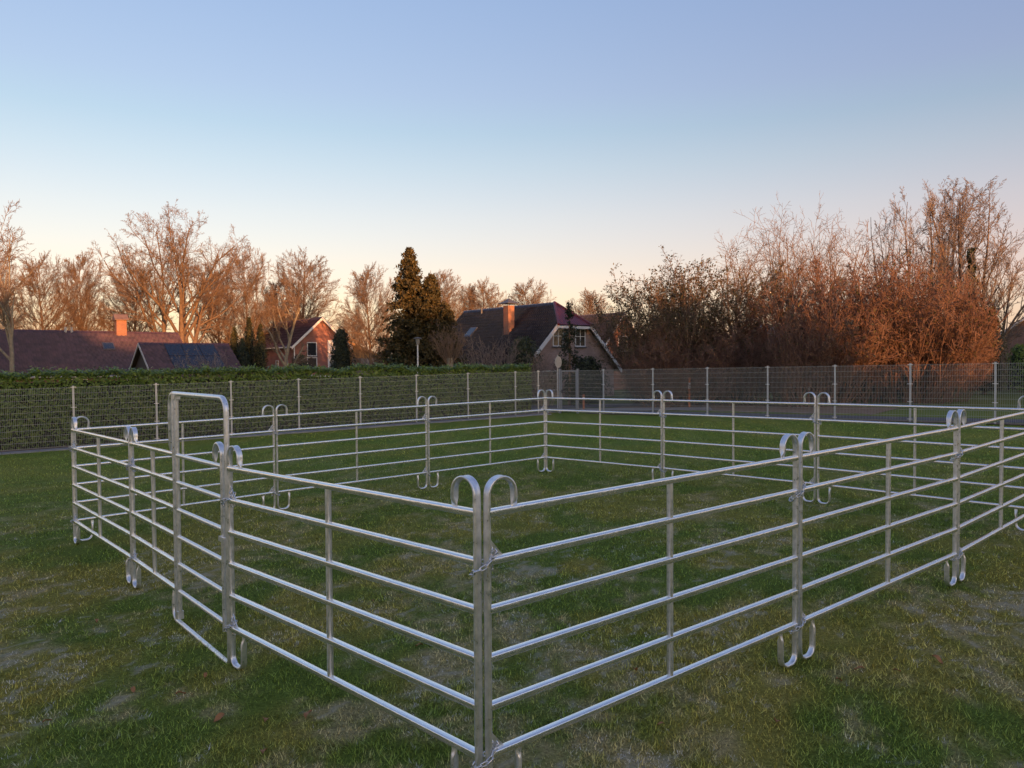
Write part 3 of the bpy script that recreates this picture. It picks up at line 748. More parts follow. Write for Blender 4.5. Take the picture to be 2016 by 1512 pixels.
# thicket behind the right fence
S_A = shrub(51, 16, 6.0, .55, (11, 8, 3), .13, .009); S_B = shrub(52, 10, 7.6, .34, (10, 7, 3), .09, .008)
S_C = shrub(53, 40, 4.2, .85, (9, 7, 3), .12, .0092, 1.1, .03, env=(1.7, 2.7, 3.0, .3)); S_D = shrub(54, 36, 4.2, .8, (9, 7, 3), .14, .0092, 1.0, .03, env=(1.7, 2.5, 3.0, .3))
def to_mesh(s, nm): return npmesh(nm+'_stems', *s[0], smooth=True), npmesh(nm+'_twigs', *s[1])
MA, MBb, MC, MD = [to_mesh(s, n) for s, n in ((S_A, 'leafy'), (S_B, 'bare'), (S_C, 'dense'), (S_D, 'dense2'))]
LEAF_OL = M_leaf('olive_leaf', (.05, .05, .02), (.15, .12, .05), .5, .3)
LEAF_DK = M_leaf('dark_evergreen_leaf', (.018, .030, .010), (.065, .085, .028), .4, .15)
LEAF_LAUREL = M_leaf('laurel_leaf', (.075, .135, .022), (.23, .32, .052), .32, .2)
LEAF_CON = M_leaf('conifer_spray', (.032, .034, .012), (.125, .092, .030), .7, .15)
LEAF_CYP = M_leaf('cypress_spray', (.010, .020, .008), (.035, .050, .018), .6, .1)
LEAF_GOLD = M_leaf('golden_conifer_spray', (.035, .04, .010), (.11, .09, .018), .6, .15)
def shrub_leaves(s, n, size, seed, zmin=1.):
    rg = np.random.default_rng(seed); tp = s[2]; tp = tp[tp[:, 2] > zmin]; C = tp[rg.integers(0, len(tp), n)]+rg.normal(0, .06, (n, 3))
    return npmesh('shrub_leaves', *leaves_at(rg, C, size, .5))
LA = shrub_leaves(S_A, 9000, .055, 3)
GS = 'shrubs of the thicket'
LC = shrub_leaves(S_C, 1100, .05, 5, .3); LD = shrub_leaves(S_D, 1100, .05, 6, .3)
def place_shrub(name, lab, ms, px, top, D, hm, rz, sx, mats, leafm=None, leafmat=None):
    x = wx(px, D); t = thing(name, lab, 'shrub', (x, D, float(gz(x))-.05), (0, 0, rz), GS)
    s = (wz(px, top, D)-gz(x))/hm; t.scale = (s*sx, s*sx, s)
    obj('stems', ms[0], mats[0], t); obj('twigs', ms[1], mats[1], t)
    if leafm: obj('leaves', leafm, leafmat, t, kind='stuff')
    return t
for px, top, D, rz, sx, lab in [
 (1262, 552, 42.5, .3, .8, 'half-leafy shrub leaning over the brick house at the left end of the thicket'),
 (1325, 492, 41, 1.9, .95, 'tall half-leafy shrub behind the fence, second from the brick house'),
 (1385, 478, 42, 3.3, 1.0, 'tall half-leafy shrub third from the brick house, beside the bare shrubs')]:
    place_shrub('leafy_shrub', lab, MA, px, top, D, 6.9, rz, sx, (BARK, TWIG), LA, LEAF_OL)
for px, top, D, rz, sx, lab in [
 (1475, 458, 43, .2, 1.15, 'open bare shrub next to the half-leafy ones, pinkish at its top'),
 (1562, 420, 44, 2.2, 1.05, 'tallest open bare shrub in the middle of the thicket'),
 (1640, 432, 46, 4.0, 1.05, 'open bare shrub rising behind the left red-brown bush')
 ]:
    place_shrub('bare_shrub', lab, MBb, px, top, D, 8.6, rz, sx, (BARK, TWIG), None)
for px, top, D, rz, sx, ms, lab in [
 (1612, 528, 37.5, .4, .98, MC, 'dense red-brown twiggy bush, leftmost of the lit bushes'),
 (1680, 505, 39, 2.0, 1.05, MD, 'dense red-brown twiggy bush, tallest in the middle of the lit bushes'),
 (1755, 500, 38, 1.2, 1.0, MC, 'dense red-brown twiggy bush right of the middle one'),
 (1815, 535, 37, 4.4, .9, MD, 'lower dense red-brown twiggy bush before the ivy-clad trunk'),
 (1590, 610, 35.5, 3.0, .8, MD, 'low bush with many pale lit stems behind the fence'),
 (1872, 622, 37.5, 5.5, .72, MC, 'low dull brown bush right of the lit bushes'),
 (1445, 640, 38.5, 1.0, 1.2, MD, 'low tangled bush below the open bare shrubs'),
 (1530, 655, 38.5, 2.6, 1.1, MC, 'low tangled bush before the grey shed roof'),
 (1350, 640, 39, 3.6, 1.2, MC, 'low tangled bush below the half-leafy shrubs'),
 (1300, 668, 38.5, .9, 1.1, MD, 'low tangled bush at the end of the brick house')]:
    tm = TWIG_RED if 1600 < px < 1880 else TWIG
    place_shrub('twiggy_bush', lab, ms, px, top, D, 4.35, rz, sx, (tm, tm), LC if ms is MC else LD, LEAF_OL)

# leafy mounds
def mound(name, lab, px, top, bot_z, D, w, mat, n, size, cat='shrub', seed=1, shape='dome', group=None, dep=None, core=True, aspect=.5, mat2=None):
    x = wx(px, D); rg = np.random.default_rng(seed); z0 = float(gz(x)); H = wz(px, top, D)-z0
    t = thing(name, lab, cat, (x, D, z0), (0, 0, 0), group)
    dep = dep or w
    u = rg.random(n); a = rg.random(n)*2*pi
    lob = 1+.16*np.sin(3*a+seed)+.12*np.sin(5*a+2*seed+u*6)
    if shape == 'dome': zz = u*.97; r = np.sqrt(np.clip(1-(zz*1.0)**2.4, .02, 1))
    elif shape == 'column': zz = u; r = np.clip(np.minimum(1, (1-zz)*3.2+.06), 0, 1)*(.8+.2*np.sin(zz*3))
    elif shape == 'egg': zz = u; r = np.sqrt(np.clip(1-((zz-.38)/(.62 if 1 else 1))**2*(zz > .38)-((.38-zz)/.9)**2*(zz < .38), .01, 1))
    else: zz = u**1.15; r = (1-zz)**.85+.03
    dpt = 1-rg.random(n)**2*.35
    rr = r*lob*dpt*(1+rg.normal(0, .05, n))
    C = np.stack([rr*w/2*np.cos(a), rr*dep/2*np.sin(a), bot_z+zz*(H-bot_z)], -1)
    C += rg.normal(0, size*.8, (n, 3))
    Nn = np.stack([np.cos(a), np.sin(a), .35+0*a], -1)
    obj('foliage', npmesh('foliage', *leaves_at(rg, C, size, aspect, Nn)), mat, t, kind='stuff')
    m = MB(); m.tube([(0, 0, -.1), (.02, 0, H*.4), (0, 0, H*.85)], [.06*w**.5, .05*w**.5, .015], 8); obj('trunk', m, BARK, t)
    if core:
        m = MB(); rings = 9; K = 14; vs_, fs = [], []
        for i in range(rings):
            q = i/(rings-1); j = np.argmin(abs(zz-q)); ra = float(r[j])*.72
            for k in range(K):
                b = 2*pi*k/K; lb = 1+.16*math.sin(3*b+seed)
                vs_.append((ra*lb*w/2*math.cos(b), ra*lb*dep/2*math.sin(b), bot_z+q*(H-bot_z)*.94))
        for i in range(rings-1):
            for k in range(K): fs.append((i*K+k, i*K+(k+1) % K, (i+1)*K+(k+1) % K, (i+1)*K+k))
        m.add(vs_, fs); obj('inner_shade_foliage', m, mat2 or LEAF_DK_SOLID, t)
    return t
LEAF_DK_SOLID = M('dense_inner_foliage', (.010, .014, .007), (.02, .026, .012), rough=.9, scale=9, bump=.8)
GE = 'dark evergreens'
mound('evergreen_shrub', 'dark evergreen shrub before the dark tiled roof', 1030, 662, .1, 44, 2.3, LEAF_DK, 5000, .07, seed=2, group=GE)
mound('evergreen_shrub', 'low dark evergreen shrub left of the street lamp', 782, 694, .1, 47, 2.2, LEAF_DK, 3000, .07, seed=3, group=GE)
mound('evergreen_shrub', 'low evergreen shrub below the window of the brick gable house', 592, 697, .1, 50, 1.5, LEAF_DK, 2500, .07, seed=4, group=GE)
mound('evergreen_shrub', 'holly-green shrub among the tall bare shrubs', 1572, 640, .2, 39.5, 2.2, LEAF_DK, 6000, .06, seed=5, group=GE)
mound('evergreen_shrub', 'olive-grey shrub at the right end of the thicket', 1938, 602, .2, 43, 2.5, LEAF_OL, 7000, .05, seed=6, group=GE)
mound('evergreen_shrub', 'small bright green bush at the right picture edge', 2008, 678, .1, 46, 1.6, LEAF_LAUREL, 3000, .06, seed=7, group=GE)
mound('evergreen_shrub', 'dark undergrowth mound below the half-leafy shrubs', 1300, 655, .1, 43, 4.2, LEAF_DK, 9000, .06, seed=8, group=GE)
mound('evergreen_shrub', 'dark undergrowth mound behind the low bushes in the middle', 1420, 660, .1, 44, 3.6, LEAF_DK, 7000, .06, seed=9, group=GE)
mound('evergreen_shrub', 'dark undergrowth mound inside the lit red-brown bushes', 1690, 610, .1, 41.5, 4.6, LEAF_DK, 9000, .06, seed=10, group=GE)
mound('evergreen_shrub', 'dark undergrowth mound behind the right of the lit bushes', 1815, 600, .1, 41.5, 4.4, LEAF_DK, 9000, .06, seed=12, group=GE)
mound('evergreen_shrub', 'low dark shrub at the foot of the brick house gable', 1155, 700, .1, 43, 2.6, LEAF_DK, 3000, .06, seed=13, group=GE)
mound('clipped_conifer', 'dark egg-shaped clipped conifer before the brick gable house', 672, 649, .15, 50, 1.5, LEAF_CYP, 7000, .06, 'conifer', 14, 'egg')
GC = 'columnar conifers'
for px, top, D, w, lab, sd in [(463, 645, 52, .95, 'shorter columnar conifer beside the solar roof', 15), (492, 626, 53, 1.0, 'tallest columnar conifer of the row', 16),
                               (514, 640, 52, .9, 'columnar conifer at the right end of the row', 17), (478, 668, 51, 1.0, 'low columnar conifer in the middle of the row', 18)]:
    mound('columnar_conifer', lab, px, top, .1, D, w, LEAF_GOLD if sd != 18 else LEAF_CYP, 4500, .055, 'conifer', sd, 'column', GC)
# ivy round the tallest tree's trunk
x = wx(1903, 50); rg = np.random.default_rng(8); n = 2600; z = rg.uniform(3.0, wz(1903, 492, 50)-gz(x), n); a = rg.random(n)*2*pi
rr = (.42+.12*np.sin(z*2.1)+.1*np.sin(z*5+a))*(1.15-.06*z)*np.sqrt(rg.random(n))
iv = obj('ivy', npmesh('ivy', *leaves_at(rg, np.stack([rr*np.cos(a), rr*np.sin(a), z], -1), .09, .6)), LEAF_DK, None, (x, 49.6, float(gz(x))))
tag(iv, 'dark ivy clothing the trunk of the tallest bare tree', 'ivy')

# tall ragged conifer (two leaders)
def ragged_conifer(seed, H, W, nb, per, size):
    rg = np.random.default_rng(seed); C = []; B = []
    for i in range(nb):
        t = rg.random()**.9; z = .05*H+t*.93*H; L = W/2*((1-t)**.72+.05)*rg.uniform(.62, 1.12); a = rg.random()*2*pi
        k = max(6, int(per*(L/(W/2)+.25))); s = rg.random(k)**.7
        p = np.stack([s*L*np.cos(a), s*L*np.sin(a), z+s*L*(.18-.25*s)+0*s], -1)
        p += rg.normal(0, .05+.10*s[:, None]*L/ (W/2), (k, 3)); C.append(p)
        B.append([(0, 0, z), (L*.5*math.cos(a), L*.5*math.sin(a), z+.05*L), (L*.95*math.cos(a), L*.95*math.sin(a), z-.05*L)])
    m = MB(); m.tube([(0, 0, -.1), (.03, 0, H*.5), (0, 0, H)], [.2*W/4.5, .13*W/4.5, .012], 7)
    for b in B[::2]: m.tube(b, [.03, .02, .008], 3)
    return m.mesh('conifer_trunk', True), npmesh('conifer_foliage', *leaves_at(rg, np.concatenate(C), size, .38))
RC1 = ragged_conifer(61, 9.8, 4.9, 430, 85, .12); RC2 = ragged_conifer(62, 7.9, 3.9, 320, 75, .115); RC3 = ragged_conifer(63, 6.0, 2.1, 80, 46, .08)
def conifer(lab, ms, px, D, top, H, mat, rz=0, name='conifer', sx=1.):
    x = wx(px, D); t = thing(name, lab, 'conifer', (x, D, float(gz(x))), (0, 0, rz)); s = (wz(px, top, D)-gz(x))/H; t.scale = (s*sx, s*sx, s)
    obj('trunk', ms[0], BARK, t); obj('foliage', ms[1], mat, t, kind='stuff'); return t
conifer('tall ragged dark conifer left of the dark tiled roof', RC1, 808, 48, 483, 9.9, LEAF_CON)
conifer('second ragged conifer joined to the right of the tall one', RC2, 850, 47.5, 530, 8.0, LEAF_CON, 1.)
conifer('lower brownish conifer shoulder before the dark tiled roof', RC2, 882, 47, 590, 8.0, LEAF_CON, 2.4)
conifer('thin open dark conifer in front of the brick gable', RC3, 1121, 42, 588, 6.1, LEAF_CYP, .7)

# pollard and low bare garden shrubs
POLL = shrub(71, 26, 2.1, .75, (5, 4, 2), .08, .008, .15, .022); PM = to_mesh(POLL, 'pollard')
x = wx(886, 41); t = thing('pollard_willow', 'stubby pollard with a fan of thin sprouts above the hedge', 'tree', (x, 41, float(gz(x))))
obj('trunk', MB().tube([(0, 0, -.1), (.02, 0, .8), (.0, 0, 1.9), (.02, 0, 2.35), (0, 0, 2.75)], [.15, .13, .13, .19, .16], 10).mesh('trunk', True), BARK_PALE, t)
obj('sprouts', PM[0], TWIG, t, (0, 0, 2.4)); obj('twigs', PM[1], TWIG, t, (0, 0, 2.4))
LOWS = to_mesh(shrub(72, 22, 2.6, .6, (7, 5, 2), .1, .007, .4, .022), 'low_bare')
for px, top, D, lab in [(968, 655, 43, 'low bare shrub before the skylight of the dark tiled roof'), (1075, 690, 42, 'low bare shrub at the left end of the brick gable'),
                        (400, 688, 44, 'thin bare shrub before the solar panels')]:
    place_shrub('garden_shrub', lab, LOWS, px, top, D, 2.85, px, .9, (TWIG_GREY, TWIG_GREY))

# laurel hedge behind the left fence
def hedge():
    rg = np.random.default_rng(81); s0, s1 = -4., 18.9; n = 46000
    p0 = LF0-LFN*.35
    t = thing('laurel_hedge', 'long clipped laurel hedge with glossy green leaves behind the mesh fence', 'hedge', (LF0[0], LF0[1], float(gz(LF0[0]))))
    base = np.array([LF0[0], LF0[1]])
    s = s0+(s1-s0)*rg.random(n); side = rg.random(n)
    topz = lambda s: 2.24+.10*fbm(s*.6, s*0, 4)+.30*fbm(s*2.3, s*0+3, 9)-.04-.012*s
    H = topz(s); front = side < .6
    o = np.where(front, .42+.14*fbm(s*1.6, H*0+rg.random(n)*0, 12)+np.abs(rg.normal(0, .07, n)), .42+rg.random(n)*.9)
    z = np.where(front, rg.random(n)**.9*H, H+np.abs(rg.normal(0, .09, n))-.05)
    o = np.where(front, o-.12*np.sin(np.clip(z/H, 0, 1)*pi), o)
    P = base+LFD*s[:, None]-LFN*o[:, None]
    C = np.stack([P[:, 0]-base[0], P[:, 1]-base[1], z+gz(P[:, 0])-gz(base[0])], -1)
    Nn = np.where(front[:, None], np.array([LFN[0], LFN[1], .5]), np.array([LFN[0]*.3, LFN[1]*.3, 1.]))
    obj('foliage', npmesh('hedge_leaves', *leaves_at(rg, C, .068, .42, Nn)), LEAF_LAUREL, t, kind='stuff')
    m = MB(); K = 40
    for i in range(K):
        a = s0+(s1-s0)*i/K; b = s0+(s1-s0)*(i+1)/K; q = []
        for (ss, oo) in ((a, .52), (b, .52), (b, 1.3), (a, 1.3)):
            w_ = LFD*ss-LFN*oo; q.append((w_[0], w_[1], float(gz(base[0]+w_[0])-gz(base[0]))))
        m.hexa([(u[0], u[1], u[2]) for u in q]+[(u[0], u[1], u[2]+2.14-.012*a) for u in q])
    obj('dark_core', m, LEAF_DK_SOLID, t)  # solid dark core standing in for the shaded leafy inside
hedge()

# ------------------------------------------------------------------ houses
def V2(a): return np.array(a, float)
class House:
    """gable house: O = middle of the front gable foot, a = way the ridge runs back, all in world directions"""
    def __init__(s, name, label, O, a, length, hw, ze, zr, over=.35, hip=None, zg=None):
        s.O = V2(O); s.a = V2(a)/np.hypot(*a); s.w = np.array([-s.a[1], s.a[0]])*-1.  # to the right seen from the front gable
        s.L, s.hw, s.ze, s.zr, s.ov, s.hip = length, hw, ze, zr, over, hip
        s.zg = float(gz(O[0]))-.15 if zg is None else zg
        s.t = thing(name, label, 'house', (O[0], O[1], s.zg))
        s.pitch = (zr-ze)/hw
    def P(s, u, v, z):                                       # u back along the ridge, v across, z world height
        q = s.a*u+s.w*v; return (q[0], q[1], z-s.zg)
    def walls(s, mat, matg=None):
        m = MB(); L, h = s.L, s.hw; zc = s.hip[1] if s.hip else s.zr
        vc = h*(s.zr-zc)/(s.zr-s.ze)
        def ring(u, hip): 
            z = zc if hip else s.zr; v = vc if hip else 0.0
            return [s.P(u, -h, s.zg), s.P(u, h, s.zg), s.P(u, h, s.ze), s.P(u, max(v, .01), z-.02), s.P(u, -max(v, .01), z-.02), s.P(u, -h, s.ze)]
        m.add(ring(0, bool(s.hip))+ring(L, False), [(0,1,2,3,4,5), (11,10,9,8,7,6)]+[(i, (i+1) % 6+0, (i+1) % 6+6, i+6)[::-1] for i in range(6)])
        obj('wall', m, mat, s.t)
    def slope(s, side, mat, tw=.21, th=.31, name='roof_tiles', u0=None, u1=None, stag=False):
        """one tiled slope: waves across, a step at every course; side -1 is left of the front gable, +1 right"""
        u0 = -s.ov if u0 is None else u0; u1 = s.L+s.ov if u1 is None else u1
        ve = s.hw+.42; zeave = s.zr-s.pitch*ve
        sl = math.hypot(ve, s.zr-zeave); nr = int(sl/th); nc = int((u1-u0)/tw*5)
        U = np.linspace(u0, u1, nc+1)
        Tq = np.repeat(np.arange(nr+1)/nr, 2)[1:-1]; raise_ = np.tile([.07, .0], nr)     # lower edge of each course proud
        T, UU = np.meshgrid(Tq, U, indexing='ij'); RR = np.repeat(raise_[:, None], nc+1, 1)
        if s.hip:
            hd, zh = s.hip; vm = np.clip(1-(1-(zh-zeave)/(s.zr-zeave))*(1-np.clip((UU+s.ov)/(hd+s.ov), 0, 1)), 0, 1); T = np.minimum(T, vm)
        course = np.repeat(np.arange(nr), 2)[:, None]*(pi if stag else 0.); wave = (.024 if stag else .034)*np.maximum(-.6, np.sin(2*pi*UU/tw+course))
        nz = ve/sl; nv = (s.zr-zeave)/sl; hgt = RR+wave+.03
        v = side*(ve*(1-T)+nv*hgt); z = zeave+(s.zr-zeave)*T+nz*hgt
        q = s.a[None, None]*UU[..., None]+s.w[None, None]*v[..., None]
        V = np.stack([q[..., 0], q[..., 1], z-s.zg], -1); R, Cc = T.shape; ix = np.arange(R*Cc).reshape(R, Cc)
        F = np.stack([ix[:-1, :-1], ix[:-1, 1:], ix[1:, 1:], ix[1:, :-1]], -1).reshape(-1, 4)
        if side > 0: F = F[:, ::-1]
        rgt = np.random.default_rng(nr*1000+nc); tone = rgt.uniform(.74, 1.26, (nr+1, int((u1-u0)/tw)+4))
        ci = np.repeat(np.arange(nr), 2)[:, None]; ti = ((UU-u0)/tw+(ci % 2)*.5*stag).astype(int); tv = tone[ci, ti]
        tv = tv*np.where(np.abs(((UU-u0)/tw+(ci % 2)*.5*stag) % 1-.0) < .12, .6, 1.)
        mat = {TILE_DARK: T_DARK, TILE_RED: T_RED, TILE_BROWN: T_BROWN}.get(mat, mat)
        return obj(name, npmesh(name, V.reshape(-1, 3), F, False, np.repeat(tv.reshape(-1, 1), 3, 1)), mat, s.t, kind='stuff')
    def deck(s, mat):                                        # boarded deck under both slopes
        for side in (-1, 1):
            ve = s.hw+.40; zeave = s.zr-s.pitch*ve; m = MB(); b = .12; u0, u1 = -s.ov+.03, s.L+s.ov-.03
            uf = u0 if not s.hip else s.hip[0]
            tp = 1. if not s.hip else 1.
            c = [s.P(u0, side*ve, zeave-b), s.P(u1, side*ve, zeave-b), s.P(u1, 0.001*side, s.zr-b), s.P(uf, 0.001*side, s.zr-b)]
            d = [s.P(u0, side*ve, zeave), s.P(u1, side*ve, zeave), s.P(u1, 0.001*side, s.zr), s.P(uf, 0.001*side, s.zr)]
            if s.hip:
                zh = s.hip[1]; vh = side*s.hw*(s.zr-zh)/(s.zr-s.ze)
                c.append(s.P(u0, vh, zh-b)); d.append(s.P(u0, vh, zh)); n = 5
            else: n = 4
            m.add(c+d, [tuple(range(n))[::-1], tuple(range(n, 2*n))]+[(i, (i+1) % n, (i+1) % n+n, i+n) for i in range(n)])
            obj('roof_deck', m, mat, s.t)
    def barge(s, side, mat, end=0, th=.05, hgt=.22, top=None):
        """verge board on the front (end 0) or back gable"""
        u = (-s.ov-.005) if end == 0 else (s.L+s.ov+.005); du = -th if end == 0 else th
        ve = s.hw+.42; z0 = s.zr-s.pitch*ve; zt = top if top else s.zr; vt = (s.zr-zt)/s.pitch
        p = [s.P(u, side*ve, z0-hgt), s.P(u+du, side*ve, z0-hgt), s.P(u+du, side*vt, zt-hgt), s.P(u, side*vt, zt-hgt)]
        q = [s.P(u, side*ve, z0+.05), s.P(u+du, side*ve, z0+.05), s.P(u+du, side*vt, zt+.05), s.P(u, side*vt, zt+.05)]
        obj('barge_board', MB().hexa(p+q), mat, s.t)
    def ridge(s, mat, u0=None):
        u0 = (-s.ov if not s.hip else s.hip[0]) if u0 is None else u0; m = MB(); n = int((s.L+s.ov-u0)/.33)
        for i in range(n):
            a_ = u0+(s.L+s.ov-u0)*i/n; b_ = u0+(s.L+s.ov-u0)*(i+1)/n+.02; pr = []
            for (u, k) in ((a_, 1.08), (b_, .92)):
                for j in range(6):
                    g = pi*j/5; pr.append(s.P(u, .13*k*math.cos(g), s.zr-.03+.12*k*math.sin(g)))
            m.add(pr, [(j, j+1, j+7, j+6) for j in range(5)]+[(0, 1, 2, 3, 4, 5)])
        obj('ridge_caps', m, mat, s.t, kind='stuff')
    def gutter(s, side, mat):
        ve = s.hw+.47; z = s.zr-s.pitch*(s.hw+.42)
        a_, b_ = Vector(s.P(-s.ov, side*ve, z-.02)), Vector(s.P(s.L+s.ov, side*ve, z-.02)); obj('gutter', MB().tube([a_, b_], .065, 8), mat, s.t)
    def onslope(s, side, u, t, out=0.):                      # point on a slope: t 0 at eaves, 1 at ridge
        ve = s.hw; v = side*ve*(1-t); z = s.ze+(s.zr-s.ze)*t; n = math.hypot(1, s.pitch)
        return s.P(u, v+side*out*s.pitch/n, z+out/n)
    def slab(s, side, u0, u1, t0, t1, o0, o1):
        m = MB(); b = [s.onslope(side, u, t, o0) for u, t in ((u0, t0), (u1, t0), (u1, t1), (u0, t1))]; c = [s.onslope(side, u, t, o1) for u, t in ((u0, t0), (u1, t0), (u1, t1), (u0, t1))]
        return m.hexa(b+c)
    def skylight(s, side, u, t, du=.4, dt=.16):
        f = obj('skylight', s.slab(side, u-du, u+du, t-dt/2, t+dt/2, .02, .14), LEAD, s.t)
        obj('pane', s.slab(side, u-du+.07, u+du-.07, t-dt/2+.02, t+dt/2-.02, .141, .152), GLASS, f)
    def window(s, v, z, w, h, face='front', u=None, mat=WHITE, name='window', pane=GLASS, bars=False, sill=True):
        """window in the front gable (v across) or in a side wall (u along)"""
        d = .04; f = .07
        def Q(x, y, zz): 
            return s.P(-y, v+x, zz) if face == 'front' else s.P(u+x, face*(s.hw+y), zz)
        def bx(m, x0, x1, y0, y1, z0, z1): m.hexa([Q(x0,y0,z0),Q(x1,y0,z0),Q(x1,y1,z0),Q(x0,y1,z0),Q(x0,y0,z1),Q(x1,y0,z1),Q(x1,y1,z1),Q(x0,y1,z1)])
        m = MB(); bx(m, -w/2, w/2, .002, d, z, z+f); bx(m, -w/2, w/2, .002, d, z+h-f, z+h); bx(m, -w/2, -w/2+f, .002, d, z+f, z+h-f); bx(m, w/2-f, w/2, .002, d, z+f, z+h-f)
        if bars: bx(m, -.025, .025, .004, d-.004, z+f, z+h-f); bx(m, -w/2+f, -.025, .006, d-.006, z+h*.55, z+h*.55+.04); bx(m, .025, w/2-f, .006, d-.006, z+h*.55, z+h*.55+.04)
        o = obj(name, m, mat, s.t)
        m = MB(); bx(m, -w/2+f, w/2-f, .003, .012, z+f, z+h-f); obj('pane', m, pane, o)
        if sill: m = MB(); bx(m, -w/2-.06, w/2+.06, .002, .10, z-.07, z-.002); obj('sill', m, LEAD if mat is WHITE else mat, o)
        return o
    def block(s, name, u0, u1, v0, v1, z0, z1, mat, parent=None):
        m = MB(); m.hexa([s.P(u0,v0,z0),s.P(u0,v1,z0),s.P(u1,v1,z0),s.P(u1,v0,z0),s.P(u0,v0,z1),s.P(u0,v1,z1),s.P(u1,v1,z1),s.P(u1,v0,z1)])
        return obj(name, m, mat, parent or s.t)
AX = math.atan2(.63, .77)
BR_PINK = M_brick('pink_grey_brick', (.46, .29, .23), (.36, .22, .175), (.46, .41, .37), AX)
BR_RED = M_brick('red_brick', (.36, .125, .09), (.29, .095, .07), (.30, .22, .18), AX)
BR_ORANGE = M_brick('orange_brick', (.42, .16, .085), (.34, .12, .07), (.38, .28, .2), AX)
BR_BROWN = M_brick('brown_brick', (.26, .14, .10), (.20, .105, .08), (.27, .22, .19), AX)

# dark-roofed house in the middle
h5 = House('tiled_house', 'brick house with steep dark tiled roof, metal-capped chimney and clipped gable', (3.9, 50.8), (-.63, .77), 11.6, 4.1, 2.2, 6.30, .35, (1.6, 4.86), zg=-.2)
h5.walls(BR_PINK); h5.deck(DARKWOOD)
h5.slope(-1, TILE_DARK); h5.slope(1, TILE_DARK); h5.ridge(TILE_DARK)
h5.barge(-1, WHITE, 0, .05, .30, 4.86); h5.barge(1, WHITE, 0, .05, .26, 4.86)
h5.gutter(-1, LEAD); h5.gutter(1, LEAD)
def hipface():
    hd, zh = h5.hip; vh = h5.hw*(h5.zr-zh)/(h5.zr-h5.ze); n = 26; m = MB(); tw = .21
    # waves running down the clipped gable
    U = np.linspace(-vh-.12, vh+.12, 70); R = 9; V = []; 
    for i in range(R):
        for j, u in enumerate(U):
            t = i/(R-1); k = 1-t
            lift = .04+.02*math.sin(2*pi*u/.19)+(.02 if i % 2 == 0 else 0)
            vv = max(-(vh+.12)*k, min((vh+.12)*k, u)); uu = -h5.ov-.16+(hd+h5.ov+.16)*t
            V.append(h5.P(uu, vv, zh-.16+(h5.zr+.02-zh+.16)*t+lift))
    n = len(U); F = [(i*n+j, i*n+j+1, (i+1)*n+j+1, (i+1)*n+j) for i in range(R-1) for j in range(n-1)]
    obj('clipped_gable_tiles', npmesh('clipped_gable_tiles', V, F), TILE_HIP, h5.t, kind='stuff')
    for sd in (-1, 1):
        a_ = Vector(h5.P(-h5.ov-.16, sd*(vh+.12), zh-.10)); b_ = Vector(h5.P(hd, 0, h5.zr+.08)); obj('hip_cap', MB().tube([a_, b_], .085, 8), TILE_HIP, h5.t)
    h5.block('fascia', -h5.ov-.12, -h5.ov-.06, -vh-.02, vh+.02, zh-.34, zh-.17, WHITE)
hipface()
h5.window(-1.15, 3.35, .95, 1.2, bars=True); h5.window(.85, 3.35, .95, 1.2, bars=True)
h5.window(-1.9, .5, 1.3, 1.3); h5.window(1.6, .5, 1.6, 1.3)
h5.skylight(-1, 8.6, .56, .42, .17)
ch = h5.block('chimney', 3.90, 4.42, -2.14, -1.60, 3.6, 6.22, BR_ORANGE)
capm = MB(); K = 4; prof_ = [(0, .52), (.04, .52), (.16, .30), (.32, .10), (.38, .04)]; cx, cy, _ = h5.P(4.15, -1.875, 0)
vs_, fs = [], []
for zz, rr_ in prof_:
    for k in range(K):
        d1 = (h5.a*(1 if k in (1, 2) else -1)+h5.w*(1 if k in (2, 3) else -1)); vs_.append((cx+d1[0]*rr_, cy+d1[1]*rr_, 6.34-h5.zg+zz))
for i in range(len(prof_)-1):
    for k in range(K): fs.append((i*K+k, i*K+(k+1) % K, (i+1)*K+(k+1) % K, (i+1)*K+k))
fs.append((0, 1, 2, 3)); fs.append(tuple((len(prof_)-1)*K+k for k in range(K)))
capm.add(vs_, fs)
for k in range(4):
    d1 = (h5.a*(1 if k in (1, 2) else -1)+h5.w*(1 if k in (2, 3) else -1))*.28; capm.box(cx+d1[0]-.02, cx+d1[0]+.02, cy+d1[1]-.02, cy+d1[1]+.02, 6.22-h5.zg, 6.35-h5.zg)
capm.tube([(cx, cy, 6.68-h5.zg), (cx, cy, 6.78-h5.zg), (cx, cy, 6.84-h5.zg), (cx, cy, 6.9-h5.zg)], [.025, .025, .06, .01], 8)
obj('metal_cap', capm, LEAD, ch)
obj('vent_pipe', MB().tube([h5.onslope(-1, 9.2, .90, 0), tuple(np.array(h5.onslope(-1, 9.2, .90, 0))+[0, 0, .55])], .07, 8), LEAD, h5.t)

